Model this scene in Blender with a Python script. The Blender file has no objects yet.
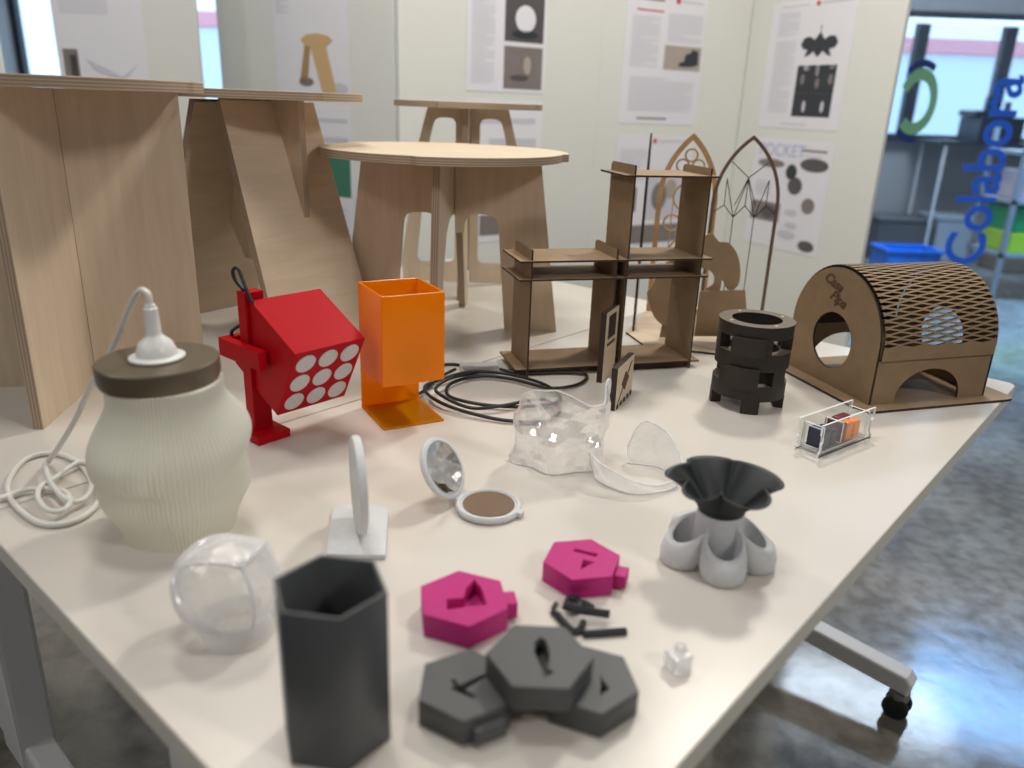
import bpy, bmesh, math, random
from math import pi, sin, cos, radians, sqrt, hypot, atan2
from mathutils import Vector, Matrix, noise
random.seed(7)
scene = bpy.context.scene
col = scene.collection

# ------------------------------------------------------------------ camera
F_PX = 785.0
TZ = 0.74                      # table top height
CAM = Vector((0, 0, TZ + 0.45))
_down = Vector((430 - 512, 2575 - 384, F_PX)).normalized()
_fw = (Vector((0, 0, 1)) - Vector((0, 0, 1)).dot(_down) * _down).normalized()
_rt = _down.cross(_fw)
RW = Matrix((_rt, _fw, -_down))           # camera (x right, y down, z forward) -> world
cd = bpy.data.cameras.new('camera')
cam = bpy.data.objects.new('camera', cd); col.objects.link(cam)
cd.sensor_width = 36; cd.lens = F_PX / 1024 * 36
cr = RW @ Vector((1, 0, 0)); cu = RW @ Vector((0, -1, 0)); cb = RW @ Vector((0, 0, -1))
cam.matrix_world = Matrix(((cr.x, cu.x, cb.x, CAM.x), (cr.y, cu.y, cb.y, CAM.y), (cr.z, cu.z, cb.z, CAM.z), (0, 0, 0, 1)))
cd.clip_start = 0.02
cd.dof.use_dof = True; cd.dof.focus_distance = 1.18; cd.dof.aperture_fstop = 2.9
scene.camera = cam

# ------------------------------------------------------------------ world, lights, exposure
scene.view_settings.view_transform = 'Standard'
scene.view_settings.look = 'None'
scene.view_settings.gamma = 1.0
scene.view_settings.use_curve_mapping = False
scene.view_settings.exposure = -0.10
w = bpy.data.worlds.new('sky'); scene.world = w; w.use_nodes = True
wb = w.node_tree.nodes['Background']; wb.inputs[0].default_value = (0.60, 0.80, 1.0, 1); wb.inputs[1].default_value = 2.2

def area(name, loc, target, size, power, color=(1, 0.93, 0.84), sy=None):
    l = bpy.data.lights.new(name, 'AREA'); l.energy = power; l.color = color; l.size = size
    if sy: l.shape = 'RECTANGLE'; l.size_y = sy
    o = bpy.data.objects.new(name, l); col.objects.link(o); o.location = loc
    o.rotation_euler = (Vector(target) - Vector(loc)).to_track_quat('-Z', 'Y').to_euler()
    return o
area('ceiling_lamp_front', (-1.3, -1.2, 2.75), (-0.2, 1.0, 0.74), 0.40, 10, (1, 0.90, 0.82))
area('ceiling_lamp_key', (2.3, -0.7, 2.8), (0.3, 1.2, 0.74), 0.45, 29, (1, 0.95, 0.88))
area('ceiling_lamp_right', (0.9, 2.5, 2.9), (0.1, 1.0, 0.74), 0.26, 34, (1, 0.94, 0.84))
area('ceiling_lamp_left', (-0.9, 2.3, 2.9), (-0.2, 1.0, 0.74), 0.30, 13, (1, 0.93, 0.84))
area('left_side_fill', (-2.8, 0.1, 2.9), (-0.8, 0.7, 0.4), 0.6, 14, (0.88, 0.92, 1))  # cool fill added to lift the dim left side and table leg
area('boards_fill', (-0.3, 1.0, 3.1), (0.1, 3.1, 1.1), 0.6, 26, (1, 0.98, 0.92))  # extra fill, added only to brighten the display boards
area('ceiling_lamp_room', (2.8, 5.0, 3.1), (3.2, 6.0, 0), 1.2, 70, (0.80, 0.90, 1))
fl = area('blue_floor_fill', (3.7, 4.9, 2.9), (3.5, 4.5, 0), 1.0, 130, (0.22, 0.52, 1)); fl.data.spread = radians(100)  # added blue fill, stands in for window light reflected on the floor
area('window_daylight', (2.8, 7.2, 1.75), (2.4, 3.0, 0.1), 2.6, 60, (0.55, 0.75, 1), sy=0.8)

# ------------------------------------------------------------------ placing helpers
def ray(px, py): return RW @ Vector((px - 512, py - 384, F_PX))
def at(px, py, z=0.0):
    r = ray(px, py); t = (TZ + z - CAM.z) / r.z
    return CAM + r * t

# ------------------------------------------------------------------ materials
def new_mat(name):
    m = bpy.data.materials.new(name); m.use_nodes = True
    return m, m.node_tree.nodes, m.node_tree.links, m.node_tree.nodes['Principled BSDF']
def pmat(name, color, rough=0.5, metal=0.0, bump=0.0, bscale=200, var=0.0, vscale=20, spec=None, **kw):
    m, N, L, P = new_mat(name)
    P.inputs['Base Color'].default_value = (*color, 1); P.inputs['Roughness'].default_value = rough
    P.inputs['Metallic'].default_value = metal
    if spec is not None: P.inputs['Specular IOR Level'].default_value = spec
    for k, v in kw.items(): P.inputs[k].default_value = v
    tc = N.new('ShaderNodeTexCoord')
    if var:
        n = N.new('ShaderNodeTexNoise'); n.inputs['Scale'].default_value = vscale; n.inputs['Detail'].default_value = 5
        L.new(tc.outputs['Object'], n.inputs['Vector'])
        r = N.new('ShaderNodeMix'); r.data_type = 'RGBA'
        r.inputs['A'].default_value = (*[c * (1 - var) for c in color], 1); r.inputs['B'].default_value = (*[min(1, c * (1 + var)) for c in color], 1)
        L.new(n.outputs['Fac'], r.inputs['Factor']); L.new(r.outputs['Result'], P.inputs['Base Color'])
    if bump:
        n = N.new('ShaderNodeTexNoise'); n.inputs['Scale'].default_value = bscale; n.inputs['Detail'].default_value = 3
        L.new(tc.outputs['Object'], n.inputs['Vector'])
        b = N.new('ShaderNodeBump'); b.inputs['Strength'].default_value = bump; b.inputs['Distance'].default_value = 0.002
        L.new(n.outputs['Fac'], b.inputs['Height']); L.new(b.outputs['Normal'], P.inputs['Normal'])
    return m
def wood(name, c1, c2, stretch=(3, 40, 40), rough=0.55, spec=0.3):
    m, N, L, P = new_mat(name)
    tc = N.new('ShaderNodeTexCoord'); mp = N.new('ShaderNodeMapping'); mp.inputs['Scale'].default_value = stretch
    n = N.new('ShaderNodeTexNoise'); n.inputs['Scale'].default_value = 1.0; n.inputs['Detail'].default_value = 8; n.inputs['Roughness'].default_value = 0.6
    n.inputs['Distortion'].default_value = 0.6
    r = N.new('ShaderNodeValToRGB'); r.color_ramp.elements[0].color = (*c1, 1); r.color_ramp.elements[1].color = (*c2, 1)
    r.color_ramp.elements[0].position = 0.3; r.color_ramp.elements[1].position = 0.7
    L.new(tc.outputs['Object'], mp.inputs['Vector']); L.new(mp.outputs['Vector'], n.inputs['Vector'])
    L.new(n.outputs['Fac'], r.inputs['Fac']); L.new(r.outputs['Color'], P.inputs['Base Color'])
    P.inputs['Roughness'].default_value = rough; P.inputs['Specular IOR Level'].default_value = spec
    return m
def ply_edge(name):
    m, N, L, P = new_mat(name)
    tc = N.new('ShaderNodeTexCoord'); wv = N.new('ShaderNodeTexWave'); wv.bands_direction = 'Z'
    wv.inputs['Scale'].default_value = 75; wv.inputs['Distortion'].default_value = 0.3
    r = N.new('ShaderNodeValToRGB'); r.color_ramp.elements[0].color = (0.27, 0.19, 0.13, 1); r.color_ramp.elements[1].color = (0.47, 0.37, 0.27, 1)
    L.new(tc.outputs['Object'], wv.inputs['Vector']); L.new(wv.outputs['Fac'], r.inputs['Fac']); L.new(r.outputs['Color'], P.inputs['Base Color'])
    P.inputs['Roughness'].default_value = 0.7
    return m
def clear_mat(name, tint=(0.97, 0.98, 0.98), gloss=0.12, milk=0.08, rough=0.06, edge=0.5, bump=0.0, bscale=60, milkcol=(0.95, 0.95, 0.95), medge=None):
    """thin clear plastic: mostly transparent, mirror-like at grazing angles, a little milky"""
    m, N, L, P = new_mat(name)
    out = N['Material Output']
    tr = N.new('ShaderNodeBsdfTransparent'); tr.inputs[0].default_value = (*tint, 1)
    gl = N.new('ShaderNodeBsdfGlossy'); gl.inputs['Roughness'].default_value = rough
    df = N.new('ShaderNodeBsdfDiffuse'); df.inputs['Color'].default_value = (*milkcol, 1)
    tl = N.new('ShaderNodeBsdfTranslucent'); tl.inputs['Color'].default_value = (*milkcol, 1)
    lw = N.new('ShaderNodeLayerWeight'); lw.inputs['Blend'].default_value = 0.35
    mr = N.new('ShaderNodeMapRange'); mr.inputs['To Min'].default_value = gloss; mr.inputs['To Max'].default_value = edge
    L.new(lw.outputs['Facing'], mr.inputs['Value'])
    a = N.new('ShaderNodeMixShader'); L.new(mr.outputs['Result'], a.inputs[0]); L.new(tr.outputs[0], a.inputs[1]); L.new(gl.outputs[0], a.inputs[2])
    d2 = N.new('ShaderNodeMixShader'); d2.inputs[0].default_value = 0.5; L.new(df.outputs[0], d2.inputs[1]); L.new(tl.outputs[0], d2.inputs[2])
    b = N.new('ShaderNodeMixShader'); L.new(a.outputs[0], b.inputs[1]); L.new(d2.outputs[0], b.inputs[2])
    mm = N.new('ShaderNodeMapRange'); mm.inputs['To Min'].default_value = milk; mm.inputs['To Max'].default_value = min(1, milk * 3 + 0.1) if medge is None else medge
    L.new(lw.outputs['Facing'], mm.inputs['Value']); L.new(mm.outputs['Result'], b.inputs[0])
    if bump:
        tc = N.new('ShaderNodeTexCoord'); n = N.new('ShaderNodeTexNoise'); n.inputs['Scale'].default_value = bscale
        L.new(tc.outputs['Object'], n.inputs['Vector'])
        bp = N.new('ShaderNodeBump'); bp.inputs['Strength'].default_value = bump; bp.inputs['Distance'].default_value = 0.004
        L.new(n.outputs['Fac'], bp.inputs['Height'])
        for s in (gl, df): L.new(bp.outputs['Normal'], s.inputs['Normal'])
    L.new(b.outputs[0], out.inputs['Surface'])
    return m
def glow(name, color, s):
    m, N, L, P = new_mat(name)
    P.inputs['Base Color'].default_value = (*color, 1); P.inputs['Emission Color'].default_value = (*color, 1); P.inputs['Emission Strength'].default_value = s
    return m

M = {}
M['birch'] = wood('birch_plywood', (0.60, 0.48, 0.345), (0.69, 0.57, 0.43), (5, 45, 45))
M['birch_v'] = wood('birch_plywood_upright', (0.60, 0.48, 0.345), (0.69, 0.57, 0.43), (45, 5, 45))
M['ply_edge'] = ply_edge('plywood_edge')
M['mdf'] = pmat('brown_fibreboard', (0.25, 0.170, 0.095), 0.62, var=0.22, vscale=35, spec=0.3)
M['mdf_light'] = pmat('tan_fibreboard', (0.30, 0.205, 0.12), 0.6, var=0.2, vscale=35, spec=0.3)
M['burnt'] = pmat('laser_burnt_edge', (0.035, 0.02, 0.013), 0.75)
M['engrave'] = pmat('engraved_brown', (0.10, 0.05, 0.025), 0.8)
M['table'] = pmat('white_laminate', (0.68, 0.635, 0.575), 0.30, var=0.015, vscale=3, spec=0.45)
M['table_edge'] = pmat('white_edge_band', (0.74, 0.71, 0.63), 0.45)
M['metal_white'] = pmat('white_painted_metal', (0.70, 0.70, 0.70), 0.4)
M['red'] = pmat('red_paint', (0.44, 0.002, 0.008), 0.45, spec=0.12, bump=0.05, bscale=150)
M['lens_white'] = pmat('frosted_white_disc', (0.62, 0.60, 0.60), 0.4, var=0.12, vscale=180)
M['black_cable'] = pmat('black_rubber', (0.012, 0.012, 0.013), 0.4)
M['white_cable'] = pmat('white_cord', (0.80, 0.79, 0.74), 0.4)
M['white_plastic'] = pmat('white_plastic', (0.82, 0.82, 0.79), 0.3)
M['bronze'] = pmat('bronze_lacquer', (0.165, 0.13, 0.088), 0.40, metal=0.45)
M['pink'] = pmat('magenta_print', (0.52, 0.022, 0.20), 0.5, spec=0.3, bump=0.08, bscale=400)
M['grey_print'] = pmat('dark_grey_print', (0.085, 0.088, 0.090), 0.5, bump=0.1, bscale=500)
M['grey_box'] = pmat('slate_grey_print', (0.080, 0.085, 0.090), 0.42, bump=0.1, bscale=500)
M['black_print'] = pmat('black_print', (0.012, 0.016, 0.018), 0.55, bump=0.1, bscale=400)
M['marble'] = pmat('speckled_grey_print', (0.66, 0.67, 0.68), 0.6, var=0.10, vscale=160, bump=0.15, bscale=300)
M['black_wood'] = pmat('charred_black_board', (0.020, 0.014, 0.010), 0.55, var=0.2, vscale=60)
M['ring_top'] = pmat('dark_brown_board', (0.125, 0.095, 0.065), 0.6, var=0.15, vscale=60)
M['mirror'] = pmat('mirror_glass', (0.80, 0.82, 0.83), 0.04, metal=1.0)
M['powder'] = pmat('brown_disc', (0.17, 0.105, 0.06), 0.5, var=0.1, vscale=120)
M['navy'] = pmat('navy_block', (0.015, 0.018, 0.06), 0.3)
M['maroon'] = pmat('maroon_block', (0.16, 0.025, 0.03), 0.3)
M['amber'] = pmat('amber_block', (1.0, 0.26, 0.003), 0.3)
M['acrylic'] = clear_mat('clear_acrylic', gloss=0.04, milk=0.005, edge=0.16, medge=0.03)
M['acrylic_edge'] = pmat('bright_acrylic_edge', (0.88, 0.90, 0.90), 0.25)
M['vac'] = clear_mat('clear_formed_plastic', gloss=0.36, milk=0.26, rough=0.06, edge=0.85, bump=0.3, bscale=90, medge=0.6, milkcol=(1, 1, 0.98))
M['vac2'] = clear_mat('clear_frosted_plastic', gloss=0.16, milk=0.30, rough=0.16, edge=0.6, bump=0.8, bscale=80, milkcol=(1, 1, 1))
M['ridge'] = clear_mat('milky_plastic_ridge', gloss=0.15, milk=0.55, edge=0.6, medge=0.8)
M['wood_orange'] = wood('amber_veneer', (0.33, 0.18, 0.08), (0.50, 0.31, 0.15), (30, 30, 8))
M['brown_frame'] = pmat('dark_brown_frame', (0.13, 0.075, 0.04), 0.6)
M['glass'] = clear_mat('window_glass', tint=(0.96, 0.98, 1.0), gloss=0.03, milk=0.0, rough=0.02, edge=0.4, medge=0.0)
M['switch'] = clear_mat('clear_switch_body', gloss=0.15, milk=0.35, rough=0.15, edge=0.5)
M['paper'] = pmat('poster_paper', (0.80, 0.79, 0.84), 0.35)
M['paper_grey'] = pmat('poster_grey_print', (0.60, 0.59, 0.66), 0.45)
M['ink'] = pmat('poster_black_print', (0.03, 0.035, 0.045), 0.45)
M['ink_mid'] = pmat('poster_mid_print', (0.22, 0.19, 0.185), 0.45, var=0.15, vscale=30)
M['ink_dark'] = pmat('poster_dark_print', (0.10, 0.09, 0.095), 0.45, var=0.2, vscale=20)
M['ink_beige'] = pmat('poster_beige_print', (0.42, 0.37, 0.32), 0.45)
M['ink_red'] = pmat('poster_red_print', (0.55, 0.06, 0.09), 0.45)
M['ink_blue'] = pmat('poster_blue_print', (0.45, 0.48, 0.72), 0.45)
M['ink_wood'] = pmat('poster_wood_print', (0.62, 0.42, 0.21), 0.45)
M['ink_wood2'] = pmat('poster_wood_shadow_print', (0.42, 0.26, 0.12), 0.45)
M['ink_green'] = pmat('poster_green_print', (0.05, 0.20, 0.13), 0.45)
M['board'] = pmat('glossy_white_board', (0.76, 0.765, 0.72), 0.22, spec=0.5)
M['board_edge'] = pmat('board_edge', (0.55, 0.53, 0.47), 0.5)
M['wall'] = pmat('grey_wall_paint', (0.42, 0.43, 0.45), 0.7)
M['wall_white'] = pmat('white_wall_paint', (0.50, 0.50, 0.49), 0.7)
M['ceiling'] = pmat('ceiling_paint', (0.55, 0.57, 0.60), 0.8)
M['frame_dark'] = pmat('dark_window_frame', (0.035, 0.045, 0.06), 0.5)
M['blue_letter'] = pmat('blue_vinyl', (0.03, 0.16, 0.85), 0.4)
M['green_vinyl'] = pmat('green_vinyl', (0.32, 0.68, 0.36), 0.4)
M['navy_vinyl'] = pmat('dark_blue_vinyl', (0.02, 0.06, 0.25), 0.4)
M['caster'] = pmat('black_caster', (0.02, 0.022, 0.026), 0.4)
M['caster_grey'] = pmat('grey_caster_cap', (0.22, 0.22, 0.23), 0.4)

def concrete():
    m, N, L, P = new_mat('polished_concrete')
    tc = N.new('ShaderNodeTexCoord')
    n = N.new('ShaderNodeTexNoise'); n.inputs['Scale'].default_value = 2.2; n.inputs['Detail'].default_value = 9; n.inputs['Roughness'].default_value = 0.65
    n2 = N.new('ShaderNodeTexNoise'); n2.inputs['Scale'].default_value = 22; n2.inputs['Detail'].default_value = 6
    L.new(tc.outputs['Object'], n.inputs['Vector']); L.new(tc.outputs['Object'], n2.inputs['Vector'])
    r = N.new('ShaderNodeValToRGB')
    e = r.color_ramp.elements; e[0].position = 0.32; e[0].color = (0.135, 0.12, 0.10, 1); e[1].position = 0.7; e[1].color = (0.34, 0.32, 0.28, 1)
    L.new(n.outputs['Fac'], r.inputs['Fac'])
    mx = N.new('ShaderNodeMix'); mx.data_type = 'RGBA'; mx.blend_type = 'MULTIPLY'; mx.inputs['Factor'].default_value = 0.7
    r2 = N.new('ShaderNodeValToRGB'); e = r2.color_ramp.elements; e[0].position = 0.35; e[0].color = (0.55, 0.53, 0.5, 1); e[1].position = 0.6; e[1].color = (1, 1, 1, 1)
    L.new(n2.outputs['Fac'], r2.inputs['Fac'])
    L.new(r.outputs['Color'], mx.inputs['A']); L.new(r2.outputs['Color'], mx.inputs['B']); L.new(mx.outputs['Result'], P.inputs['Base Color'])
    rr = N.new('ShaderNodeMapRange'); rr.inputs['To Min'].default_value = 0.07; rr.inputs['To Max'].default_value = 0.20
    L.new(n2.outputs['Fac'], rr.inputs['Value']); L.new(rr.outputs['Result'], P.inputs['Roughness'])
    b = N.new('ShaderNodeBump'); b.inputs['Strength'].default_value = 0.03; b.inputs['Distance'].default_value = 0.01
    L.new(n2.outputs['Fac'], b.inputs['Height']); L.new(b.outputs['Normal'], P.inputs['Normal'])
    P.inputs['Specular IOR Level'].default_value = 1.0
    return m
M['floor'] = concrete()
def orange_acrylic():
    m, N, L, P = new_mat('orange_acrylic'); out = N['Material Output']
    c = (1.0, 0.43, 0.006, 1)
    P.inputs['Base Color'].default_value = c; P.inputs['Roughness'].default_value = 0.12
    tr = N.new('ShaderNodeBsdfTransparent'); tr.inputs[0].default_value = (1.0, 0.48, 0.02, 1)
    tl = N.new('ShaderNodeBsdfTranslucent'); tl.inputs['Color'].default_value = (1.0, 0.46, 0.01, 1)
    a = N.new('ShaderNodeMixShader'); a.inputs[0].default_value = 0.38; L.new(P.outputs[0], a.inputs[1]); L.new(tl.outputs[0], a.inputs[2])
    b = N.new('ShaderNodeMixShader'); b.inputs[0].default_value = 0.27; L.new(a.outputs[0], b.inputs[1]); L.new(tr.outputs[0], b.inputs[2])
    L.new(b.outputs[0], out.inputs['Surface']); return m
M['orange'] = orange_acrylic()
def cream():
    m, N, L, P = new_mat('translucent_cream'); out = N['Material Output']
    P.inputs['Base Color'].default_value = (0.95, 0.94, 0.86, 1); P.inputs['Roughness'].default_value = 0.4
    tl = N.new('ShaderNodeBsdfTranslucent'); tl.inputs['Color'].default_value = (0.97, 0.98, 0.88, 1)
    a = N.new('ShaderNodeMixShader'); a.inputs[0].default_value = 0.45; L.new(P.outputs[0], a.inputs[1]); L.new(tl.outputs[0], a.inputs[2])
    L.new(a.outputs[0], out.inputs['Surface']); return m
M['cream'] = cream()

# ------------------------------------------------------------------ mesh helpers
def setp(o, **k):
    for a, b in k.items():
        if b is not None: o[a] = b
def world_of(p):
    return Matrix.Translation(p.location) @ p.rotation_euler.to_matrix().to_4x4() if p.parent is None else world_of(p.parent) @ p.matrix_basis
def link(name, me, mats, parent=None, mw=None, smooth=False, recentre=True):
    for m in mats: me.materials.append(M[m] if isinstance(m, str) else m)
    if mw is None: mw = Matrix.Identity(4)
    if recentre and len(me.vertices):
        xs = [v.co for v in me.vertices]
        lo = Vector([min(c[i] for c in xs) for i in range(3)]); hi = Vector([max(c[i] for c in xs) for i in range(3)])
        c = Vector(((lo.x + hi.x) / 2, (lo.y + hi.y) / 2, lo.z))
        me.transform(Matrix.Translation(-c)); mw = mw @ Matrix.Translation(c)
    if smooth:
        for p in me.polygons: p.use_smooth = True
    o = bpy.data.objects.new(name, me); col.objects.link(o)
    if parent is not None:
        o.parent = parent; o.matrix_basis = world_of(parent).inverted() @ mw
    else: o.matrix_basis = mw
    return o
def fin(name, bm, mats, parent=None, smooth=False, label=None, cat=None, group=None, kind=None, angle=None):
    bmesh.ops.recalc_face_normals(bm, faces=bm.faces)
    me = bpy.data.meshes.new(name); bm.to_mesh(me); bm.free()
    if not isinstance(mats, (list, tuple)): mats = [mats]
    o = link(name, me, mats, parent, smooth=smooth)
    if angle is not None and smooth:
        try: me.set_sharp_from_angle(angle=angle)
        except Exception: pass
    setp(o, label=label, category=cat, group=group, kind=kind)
    return o
def thing(name, loc, label, cat, group=None, rz=0):
    o = bpy.data.objects.new(name, None); col.objects.link(o); o.location = loc; o.rotation_euler = (0, 0, rz)
    o.empty_display_size = 0.05
    setp(o, label=label, category=cat, group=group); return o
def T3(o, x, y, z=None):
    """matrix with local x, y axes and origin"""
    x = Vector(x).normalized(); y = Vector(y); y = (y - y.dot(x) * x).normalized(); zz = x.cross(y)
    return Matrix(((x.x, y.x, zz.x, o[0]), (x.y, y.y, zz.y, o[1]), (x.z, y.z, zz.z, o[2]), (0, 0, 0, 1)))
def box(bm, lo, hi, mat=0, mw=None, bevel=0.0, seg=2):
    vs = [bm.verts.new((x, y, z)) for x in (lo[0], hi[0]) for y in (lo[1], hi[1]) for z in (lo[2], hi[2])]
    fs = [(0, 1, 3, 2), (4, 6, 7, 5), (0, 4, 5, 1), (2, 3, 7, 6), (0, 2, 6, 4), (1, 5, 7, 3)]
    faces = [bm.faces.new([vs[i] for i in f]) for f in fs]
    for f in faces: f.material_index = mat
    if bevel:
        es = list({e for f in faces for e in f.edges})
        r = bmesh.ops.bevel(bm, geom=es, offset=bevel, segments=seg, affect='EDGES', profile=0.5)
        allv = list({v for f in r['faces'] for v in f.verts} | {v for v in vs if v.is_valid})
        for f in r['faces']: f.material_index = mat
        vs = allv
    if mw is not None: bmesh.ops.transform(bm, matrix=mw, verts=[v for v in vs if v.is_valid])
def ring_loft(bm, rings, mat=0, close=True, cap0=False, cap1=False):
    R = [[bm.verts.new(p) for p in r] for r in rings]
    n = len(R[0])
    for a, b in zip(R[:-1], R[1:]):
        for i in range(n if close else n - 1):
            j = (i + 1) % n
            f = bm.faces.new((a[i], a[j], b[j], b[i])); f.material_index = mat
    if cap0: f = bm.faces.new(R[0]); f.material_index = mat
    if cap1: f = bm.faces.new(R[-1]); f.material_index = mat
    return R
def lathe(bm, prof, c=(0, 0, 0), seg=48, mat=0, mw=None, cap0=True, cap1=True):
    """prof: (r, z) pairs, bottom to top"""
    rings = []
    for r, z in prof:
        ring = []
        for i in range(seg):
            a = 2 * pi * i / seg
            p = Vector((r * cos(a), r * sin(a), z))
            p = (mw @ p) if mw is not None else p + Vector(c)
            ring.append(p)
        rings.append(ring)
    ring_loft(bm, rings, mat, True, cap0, cap1)
def _curve_mesh(cu):
    ob = bpy.data.objects.new('tmp', cu); col.objects.link(ob)
    dg = bpy.context.evaluated_depsgraph_get(); dg.update()
    me = bpy.data.meshes.new_from_object(ob.evaluated_get(dg))
    bpy.data.objects.remove(ob); bpy.data.curves.remove(cu)
    return me
def flat_mesh(outers, thick, bevel=0.0):
    """2D outlines (first is the outline, the rest are holes) -> solid plate, centred on z=0"""
    cu = bpy.data.curves.new('tmp', 'CURVE'); cu.dimensions = '2D'; cu.fill_mode = 'BOTH'
    cu.extrude = thick / 2 - bevel; cu.bevel_depth = bevel; cu.bevel_resolution = 1
    if bevel: cu.offset = -bevel
    for pts in outers:
        s = cu.splines.new('POLY'); s.points.add(len(pts) - 1); s.use_cyclic_u = True
        for i, p in enumerate(pts): s.points[i].co = (p[0], p[1], 0, 1)
    return _curve_mesh(cu)
def plate(name, outers, thick, mw, mats, parent=None, bevel=0.0, label=None, cat=None, group=None):
    """mats: [face, edge]; local z is the thickness"""
    me = flat_mesh(outers, thick, bevel)
    me.materials.clear()
    o = link(name, me, mats, parent, mw, recentre=False)
    for p in me.polygons:
        p.material_index = 0 if (abs(p.normal.z) > 0.7 or len(mats) == 1) else 1
        p.use_smooth = False
    setp(o, label=label, category=cat, group=group)
    return o
def add_flat(bm, outers, thick, mw, face=0, edge=0, bevel=0.0):
    me = flat_mesh(outers, thick, bevel)
    for p in me.polygons: p.material_index = face if abs(p.normal.z) > 0.7 else edge
    me.transform(mw); n0 = len(bm.verts); bm.from_mesh(me); bpy.data.meshes.remove(me)
def add_text(bm, s, size, mw, thick=0.0004, mat=0, shear=0.0, align='CENTER', spacing=1.0, fat=0.0):
    cu = bpy.data.curves.new('tmp', 'FONT'); cu.body = s; cu.size = size; cu.extrude = thick / 2; cu.align_x = align; cu.align_y = 'CENTER'; cu.shear = shear
    cu.space_character = spacing; cu.offset = fat
    me = _curve_mesh(cu)
    for p in me.polygons: p.material_index = mat
    me.transform(mw); bm.from_mesh(me); bpy.data.meshes.remove(me)
def spline_pts(pts, n=10, closed=False):
    P = [Vector(p) for p in pts]; out = []
    N_ = len(P)
    rng = range(N_ if closed else N_ - 1)
    for i in rng:
        if closed: p0, p1, p2, p3 = P[(i - 1) % N_], P[i], P[(i + 1) % N_], P[(i + 2) % N_]
        else: p0, p1, p2, p3 = P[max(i - 1, 0)], P[i], P[i + 1], P[min(i + 2, N_ - 1)]
        for k in range(n):
            t = k / n
            out.append(0.5 * ((2 * p1) + (-p0 + p2) * t + (2 * p0 - 5 * p1 + 4 * p2 - p3) * t * t + (-p0 + 3 * p1 - 3 * p2 + p3) * t ** 3))
    if not closed: out.append(P[-1].copy())
    return out
def tube(bm, pts, r, seg=10, n=10, mat=0, smooth=True, closed=False):
    P = spline_pts(pts, n, closed) if smooth else [Vector(p) for p in pts]
    rings = []; up = Vector((0.13, 0.27, 1)).normalized(); prev = None
    for i, p in enumerate(P):
        a = P[i - 1] if (i > 0 or closed) else P[i]; b = P[(i + 1) % len(P)] if (i < len(P) - 1 or closed) else P[i]
        t = (b - a).normalized()
        if prev is None: u = t.cross(up).normalized()
        else: u = (prev - prev.dot(t) * t).normalized()
        v = t.cross(u); prev = u
        rr = r(i / (len(P) - 1)) if callable(r) else r
        rings.append([p + rr * (u * cos(2 * pi * k / seg) + v * sin(2 * pi * k / seg)) for k in range(seg)])
    if closed: rings.append(rings[0])
    ring_loft(bm, rings, mat, True, not closed, not closed)
    if closed: bmesh.ops.remove_doubles(bm, verts=bm.verts, dist=1e-6)
def circ(cx, cy, r, n=40, ry=None, a0=0):
    ry = r if ry is None else ry
    return [(cx + r * cos(a0 + 2 * pi * i / n), cy + ry * sin(a0 + 2 * pi * i / n)) for i in range(n)]
def rrect(x0, y0, x1, y1, r, n=6):
    out = []
    for cx, cy, a in ((x1 - r, y1 - r, 0), (x0 + r, y1 - r, pi / 2), (x0 + r, y0 + r, pi), (x1 - r, y0 + r, 1.5 * pi)):
        for i in range(n + 1):
            t = a + pi / 2 * i / n; out.append((cx + r * cos(t), cy + r * sin(t)))
    return out
def round_poly(pts, r, n=4):
    """round the corners of a polygon"""
    out = []; N_ = len(pts)
    for i in range(N_):
        p0, p, p1 = Vector(pts[i - 1]), Vector(pts[i]), Vector(pts[(i + 1) % N_])
        a = (p0 - p); b = (p1 - p); ra = min(r, a.length * 0.45, b.length * 0.45)
        s = p + a.normalized() * ra; e = p + b.normalized() * ra
        for k in range(n + 1):
            t = k / n; q = (1 - t) ** 2 * s + 2 * (1 - t) * t * p + t * t * e; out.append((q.x, q.y))
    return out

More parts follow.
